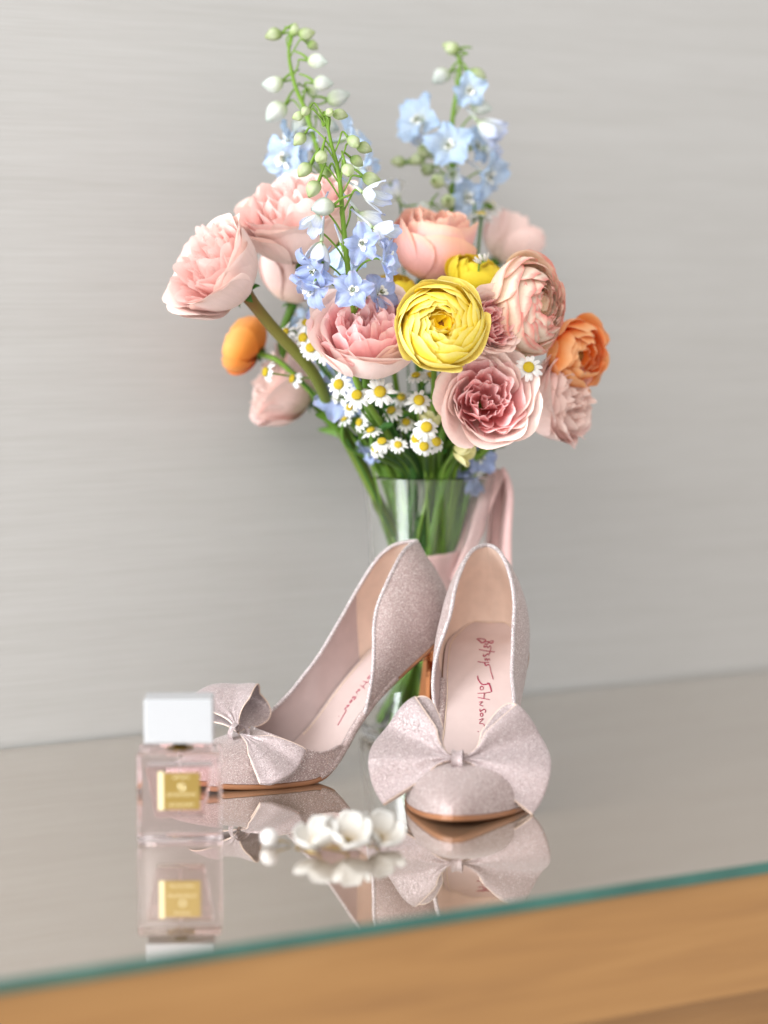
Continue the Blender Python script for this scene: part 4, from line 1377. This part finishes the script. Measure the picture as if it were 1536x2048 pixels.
rg = random.Random(21)
for i in range(56):
    px = rg.uniform(690, 1000)
    py = rg.uniform(790, 905)
    Y = rg.uniform(1.69, 1.82)
    pos = at(px, py, Y)
    f = Vector((rg.uniform(-.3, .3), rg.uniform(-.3, .1), 1)).normalized()
    P, bot = stem_path(pos, f, 0.0017, 0.03)
    r_ = rg.choice((0.0014, 0.0020, 0.0028, 0.0034))
    sm_ = rg.choice((STEM, STEM_D, STEM_L, STEM))
    root = thing('green_stem', '%s %s stem with narrow leaves running down through the vase' % ('slender' if r_ < 0.0024 else 'thick', {'stem_green': 'grass green', 'stem_deep_green': 'deep green', 'stem_light_green': 'light green'}[sm_.name]), 'stem', bot, 'green stems standing in the vase')
    MB().tube([p - bot for p in P[::-1]], r_, 8).build('stem', sm_, root)
    for k in range(3):
        q = P[min(len(P) - 1, 2 + 4 * k)]
        d = Vector((rg.uniform(-1, 1), rg.uniform(-1, .3), rg.uniform(.2, 1.2))).normalized()
        L = rg.uniform(0.018, 0.036)
        if q.z < 0.2:
            d = Vector((d.x * .2, d.y * .2, 1)).normalized()
        mb = MB()
        mb.add(*leaf_blade([q - bot, q - bot + d * L * .5 + Vector((0, 0, .004)), q - bot + d * L], rg.uniform(0.0012, 0.0034)))
        mb.build('leaf', rg.choice((LEAF, STEM_D, STEM)), root)

# ------------------------------------------------------------------ ribbon round the stems
RIB = plain('blush_silk_ribbon', (0.78, 0.50, 0.48), 0.38, noise_amt=0.04, nscale=200, sheen=0.4)
rb = thing('silk_ribbon', 'blush pink silk ribbon tied round the stems with a tail over the vase rim', 'ribbon', (TIE.x, TIE.y, TIE_Z0))
o0 = Vector((TIE.x, TIE.y, TIE_Z0))


def wrap(u, v):
    a = u * 2 * PI
    z = v * (TIE_Z1 - TIE_Z0)
    rr = TIE_R + 0.0012 + 0.0007 * math.sin(v * 16 + 1.5 * math.sin(a * 2)) + 0.0005 * math.sin(a * 5 + v * 9)
    return Vector((rr * math.cos(a), rr * math.sin(a), z + 0.002 * math.sin(a + 1)))


wr = MB().grid(wrap, 48, 26, True).build('wrap', RIB, rb)
wr.modifiers.new('thickness', 'SOLIDIFY').thickness = 0.0006


def tail(P, wdt, tw):
    P = spline([Vector(p) for p in P], 8)
    m_ = len(P)

    def fn(u, v):
        i = min(m_ - 1, int(round(v * (m_ - 1))))
        T = (P[min(i + 1, m_ - 1)] - P[max(0, i - 1)]).normalized()
        a = lerp(tw[0], tw[1], v)
        sd = Vector((math.cos(a), math.sin(a), 0.15))
        sd = (sd - T * sd.dot(T)).normalized()
        nn = T.cross(sd)
        q = (u * 2 - 1) * wdt * lerp(0.55, 1, sstep(0, .4, v))
        return P[i] - o0 + sd * q + nn * (0.0026 * math.sin(u * 7 + v * 3))
    return MB().grid(fn, 10, m_ - 1)


t_ = tail([(TIE.x + .018, TIE.y - .020, .118), (TIE.x + .030, TIE.y - .014, .145), at(955, 1010, 1.752), at(978, 955, 1.758), (VC.x + .0475, VC.y - .006, .1965), (VC.x + .0535, VC.y - .008, .180), (VC.x + .052, VC.y - .010, .145), (VC.x + .0525, VC.y - .012, .095)], 0.0115, (-0.5, -1.0)).build('tail', RIB, rb)
t_.modifiers.new('thickness', 'SOLIDIFY').thickness = 0.0005

# ------------------------------------------------------------------ perfume bottle
pb0 = ground(357, 1690)
PW, PD, PH = 0.0251, 0.0150, 0.0555
pc = Vector((pb0.x, pb0.y + PD, 0.0003))
pf = thing('perfume_bottle', 'square pink-tinted glass perfume bottle with white cap and gold label', 'perfume bottle', pc, None, R(2.0))
PG = glass('pink_bottle_glass', (0.96, 0.85, 0.865), 1.47)
LIQ = glass('pink_perfume', (0.97, 0.86, 0.86), 0.93)


def rbox(x, y, z0, z1, bev, name, mat, parent, tx=1.0):
    b_ = MB()
    V = [Vector((sx * (x if z == z1 else x * tx), sy * (y if z == z1 else y * tx), z)) for z in (z0, z1) for sy in (-1, 1) for sx in (-1, 1)]
    b_.add(V, [(0, 2, 3, 1), (4, 5, 7, 6), (0, 1, 5, 4), (2, 6, 7, 3), (0, 4, 6, 2), (1, 3, 7, 5)])
    o = b_.build(name, mat, parent, smooth=True)
    m_ = o.modifiers.new('bevel', 'BEVEL')
    m_.width = bev
    m_.segments = 4
    m_.harden_normals = True
    return o


rbox(PW, PD, 0, PH, 0.0022, 'glass_body', PG, pf)
rbox(PW * 0.80, PD * 0.70, 0.0145, PH - 0.0085, 0.0020, 'perfume', LIQ, pf, 0.72)
GOLD = plain('brushed_gold', (0.38, 0.27, 0.085), 0.34, metal=1.0)
GOLDL = plain('gold_lettering', (0.90, 0.80, 0.50), 0.4, metal=0.6)
CAPW = plain('white_cap', (0.43, 0.437, 0.455), 0.3)
MB().add(*lathe([(0.0001, PH - 0.001), (0.0085, PH - 0.001), (0.0085, PH + 0.0002), (0.0042, PH + 0.0006), (0.0040, PH + 0.0052), (0.0001, PH + 0.0052)], 28)).build('collar', GOLD, pf)
rbox(0.0204, 0.0125, PH + 0.0048, PH + 0.0316, 0.0010, 'cap', CAPW, pf)
lb_ = rbox(0.0108, 0.0004, 0.0212, 0.0435, 0.0002, 'label_plate', GOLD, pf)
lb_.location = (0.0018, -PD - 0.0005, 0)
lt = MB()
rl = random.Random(4)
for (z, n, h) in ((0.0400, 6, 0.0014), (0.0295, 10, 0.0016), (0.0235, 9, 0.0014)):
    wdt = n * 0.0017
    for k in range(n):
        x = -wdt / 2 + k * 0.0017
        lt.box(x, x + 0.0003, -PD - 0.0012, -PD - 0.0008, z, z + h)
        if k % 3:
            lt.box(x + 0.0003, x + 0.0011, -PD - 0.0012, -PD - 0.0008, z + h - 0.0003, z + h)
        else:
            lt.box(x + 0.0008, x + 0.0011, -PD - 0.0012, -PD - 0.0008, z, z + h)
lt.tube([(0.0018 * math.cos(k * PI / 10), -PD - 0.0011, 0.0350 + 0.0018 * math.sin(k * PI / 10)) for k in range(21)], 0.00035, 5, cap=False)
lt.build('label_print', GOLDL, lb_, Matrix.Translation((0, PD + 0.0005, 0)), smooth=False)
MB().box(-0.0122, -0.0092, -PD - 0.0009, -PD - 0.0002, 0.0212, 0.0442).build('label_side_strip', GOLDL, pf, smooth=False)
MB().tube([(0, 0, 0.016), (0.0005, 0, 0.035), (0, 0, PH - 0.001)], 0.0006, 6).build('dip_tube', plain('clear_tube', (0.8, 0.75, 0.74), 0.3), pf)

# ------------------------------------------------------------------ pearl stud and blossom hairpins
PEARL = plain('pearl', (0.60, 0.575, 0.56), 0.10, spec=0.8, sheen=0.3)
pp = ground(538, 1698)
pe = thing('pearl_earring', 'single white pearl stud lying on the glass near the perfume', 'earring', (pp.x, pp.y + 0.0055, 0))
V, Fc, U = grid(lambda a, b_: (0.0055 * math.sin(b_ * PI + 1e-4) * math.cos(a * 2 * PI), 0.0055 * math.sin(b_ * PI + 1e-4) * math.sin(a * 2 * PI), 0.0057 + 0.0055 * math.cos(b_ * PI)), 28, 18, True)
obj('pearl', mesh('pearl', V, Fc, U), PEARL, pe)
MB().tube([(0.003, 0.002, 0.0040), (0.009, 0.004, 0.0022), (0.0125, 0.005, 0.0012)], 0.0005, 8).build('post', GOLD, pe)
V, Fc = lathe([(0.0001, 0.0), (0.0028, 0.0), (0.0030, 0.0004), (0.0001, 0.0006)], 16)
obj('back_plate', mesh('back_plate', V, Fc), GOLD, pe, Matrix.Translation((0.0044, 0.0028, 0.0036)) @ Matrix.Rotation(R(70), 4, 'Y'))

SHELL = petal_mat('white_blossom_petal', [(0.0, (0.66, 0.52, 0.34)), (0.35, (0.70, 0.66, 0.60)), (1.0, (0.74, 0.725, 0.70))], 0.2, vein=0.05)


def shell_petal():
    def fn(u, v):
        w = 0.56 * math.sin(PI * min(1, v * 0.80 + 0.05)) ** 0.7
        vt = v * (1 - 0.20 * u * u)
        return (0.05 + 0.95 * math.sin(vt * PI * 0.5) , u * w, 0.62 * vt ** 1.8 + 0.22 * u * u * v)
    return petal_from(fn, 8, 8)


SHP = shell_petal()
SHP.materials.append(SHELL)


def blossom(px, py, d, s, label, roll=0.0, up=0.9):
    g = ground(px, py)
    r_ = thing('blossom_hairpin', label, 'hairpin', g, 'white blossom hairpins on the glass')
    M = Matrix.Translation((0, 0, s * 0.28)) @ orient(d, roll) @ Matrix.Scale(s, 4)
    for i in range(5):
        p_ = obj('petal', SHP, None, r_, M @ Matrix.Rotation(i * 2 * PI / 5, 4, 'Z') @ Matrix.Rotation(-random.uniform(0.0, 0.35) * up, 4, 'Y') @ Matrix.Diagonal((1, random.uniform(.9, 1.05), 1, 1)))
        m_ = p_.modifiers.new('thickness', 'SOLIDIFY')
        m_.thickness = 0.05
    cb = MB()
    for k in range(7):
        a = k * 2.4
        rr = 0.0009 * math.sqrt(k)
        c = Vector((rr * math.cos(a), rr * math.sin(a), 0))
        V, Fc, U = grid(lambda q, w, c=c: c + Vector((0.0008 * math.sin(w * PI + 1e-4) * math.cos(q * 2 * PI), 0.0008 * math.sin(w * PI + 1e-4) * math.sin(q * 2 * PI), 0.0008 * math.cos(w * PI))), 8, 6, True)
        cb.add(V, Fc, U)
    cb.build('beads', GOLD, r_, Matrix.Translation((0, 0, s * 0.28)) @ orient(d) @ Matrix.Translation((0, 0, s * 0.15)))
    MB().tube([(0, 0, s * 0.26), (0.001, 0.002, 0.0020), (-0.006, 0.006, 0.0011), (-0.014, 0.012, 0.0010)], 0.0008, 6).build('wire', GOLD, r_)
    return r_


blossom(638, 1704, (-0.10, -0.35, 0.93), 0.0150, 'white blossom hairpin with cupped petals beside the pearl', 0.4)
blossom(694, 1702, (0.12, -0.30, 0.95), 0.0165, 'tall white blossom hairpin in the middle of the three', 1.1, 1.5)
blossom(756, 1692, (0.30, -0.40, 0.85), 0.0150, 'white blossom hairpin touching the pointed shoe', 2.2)
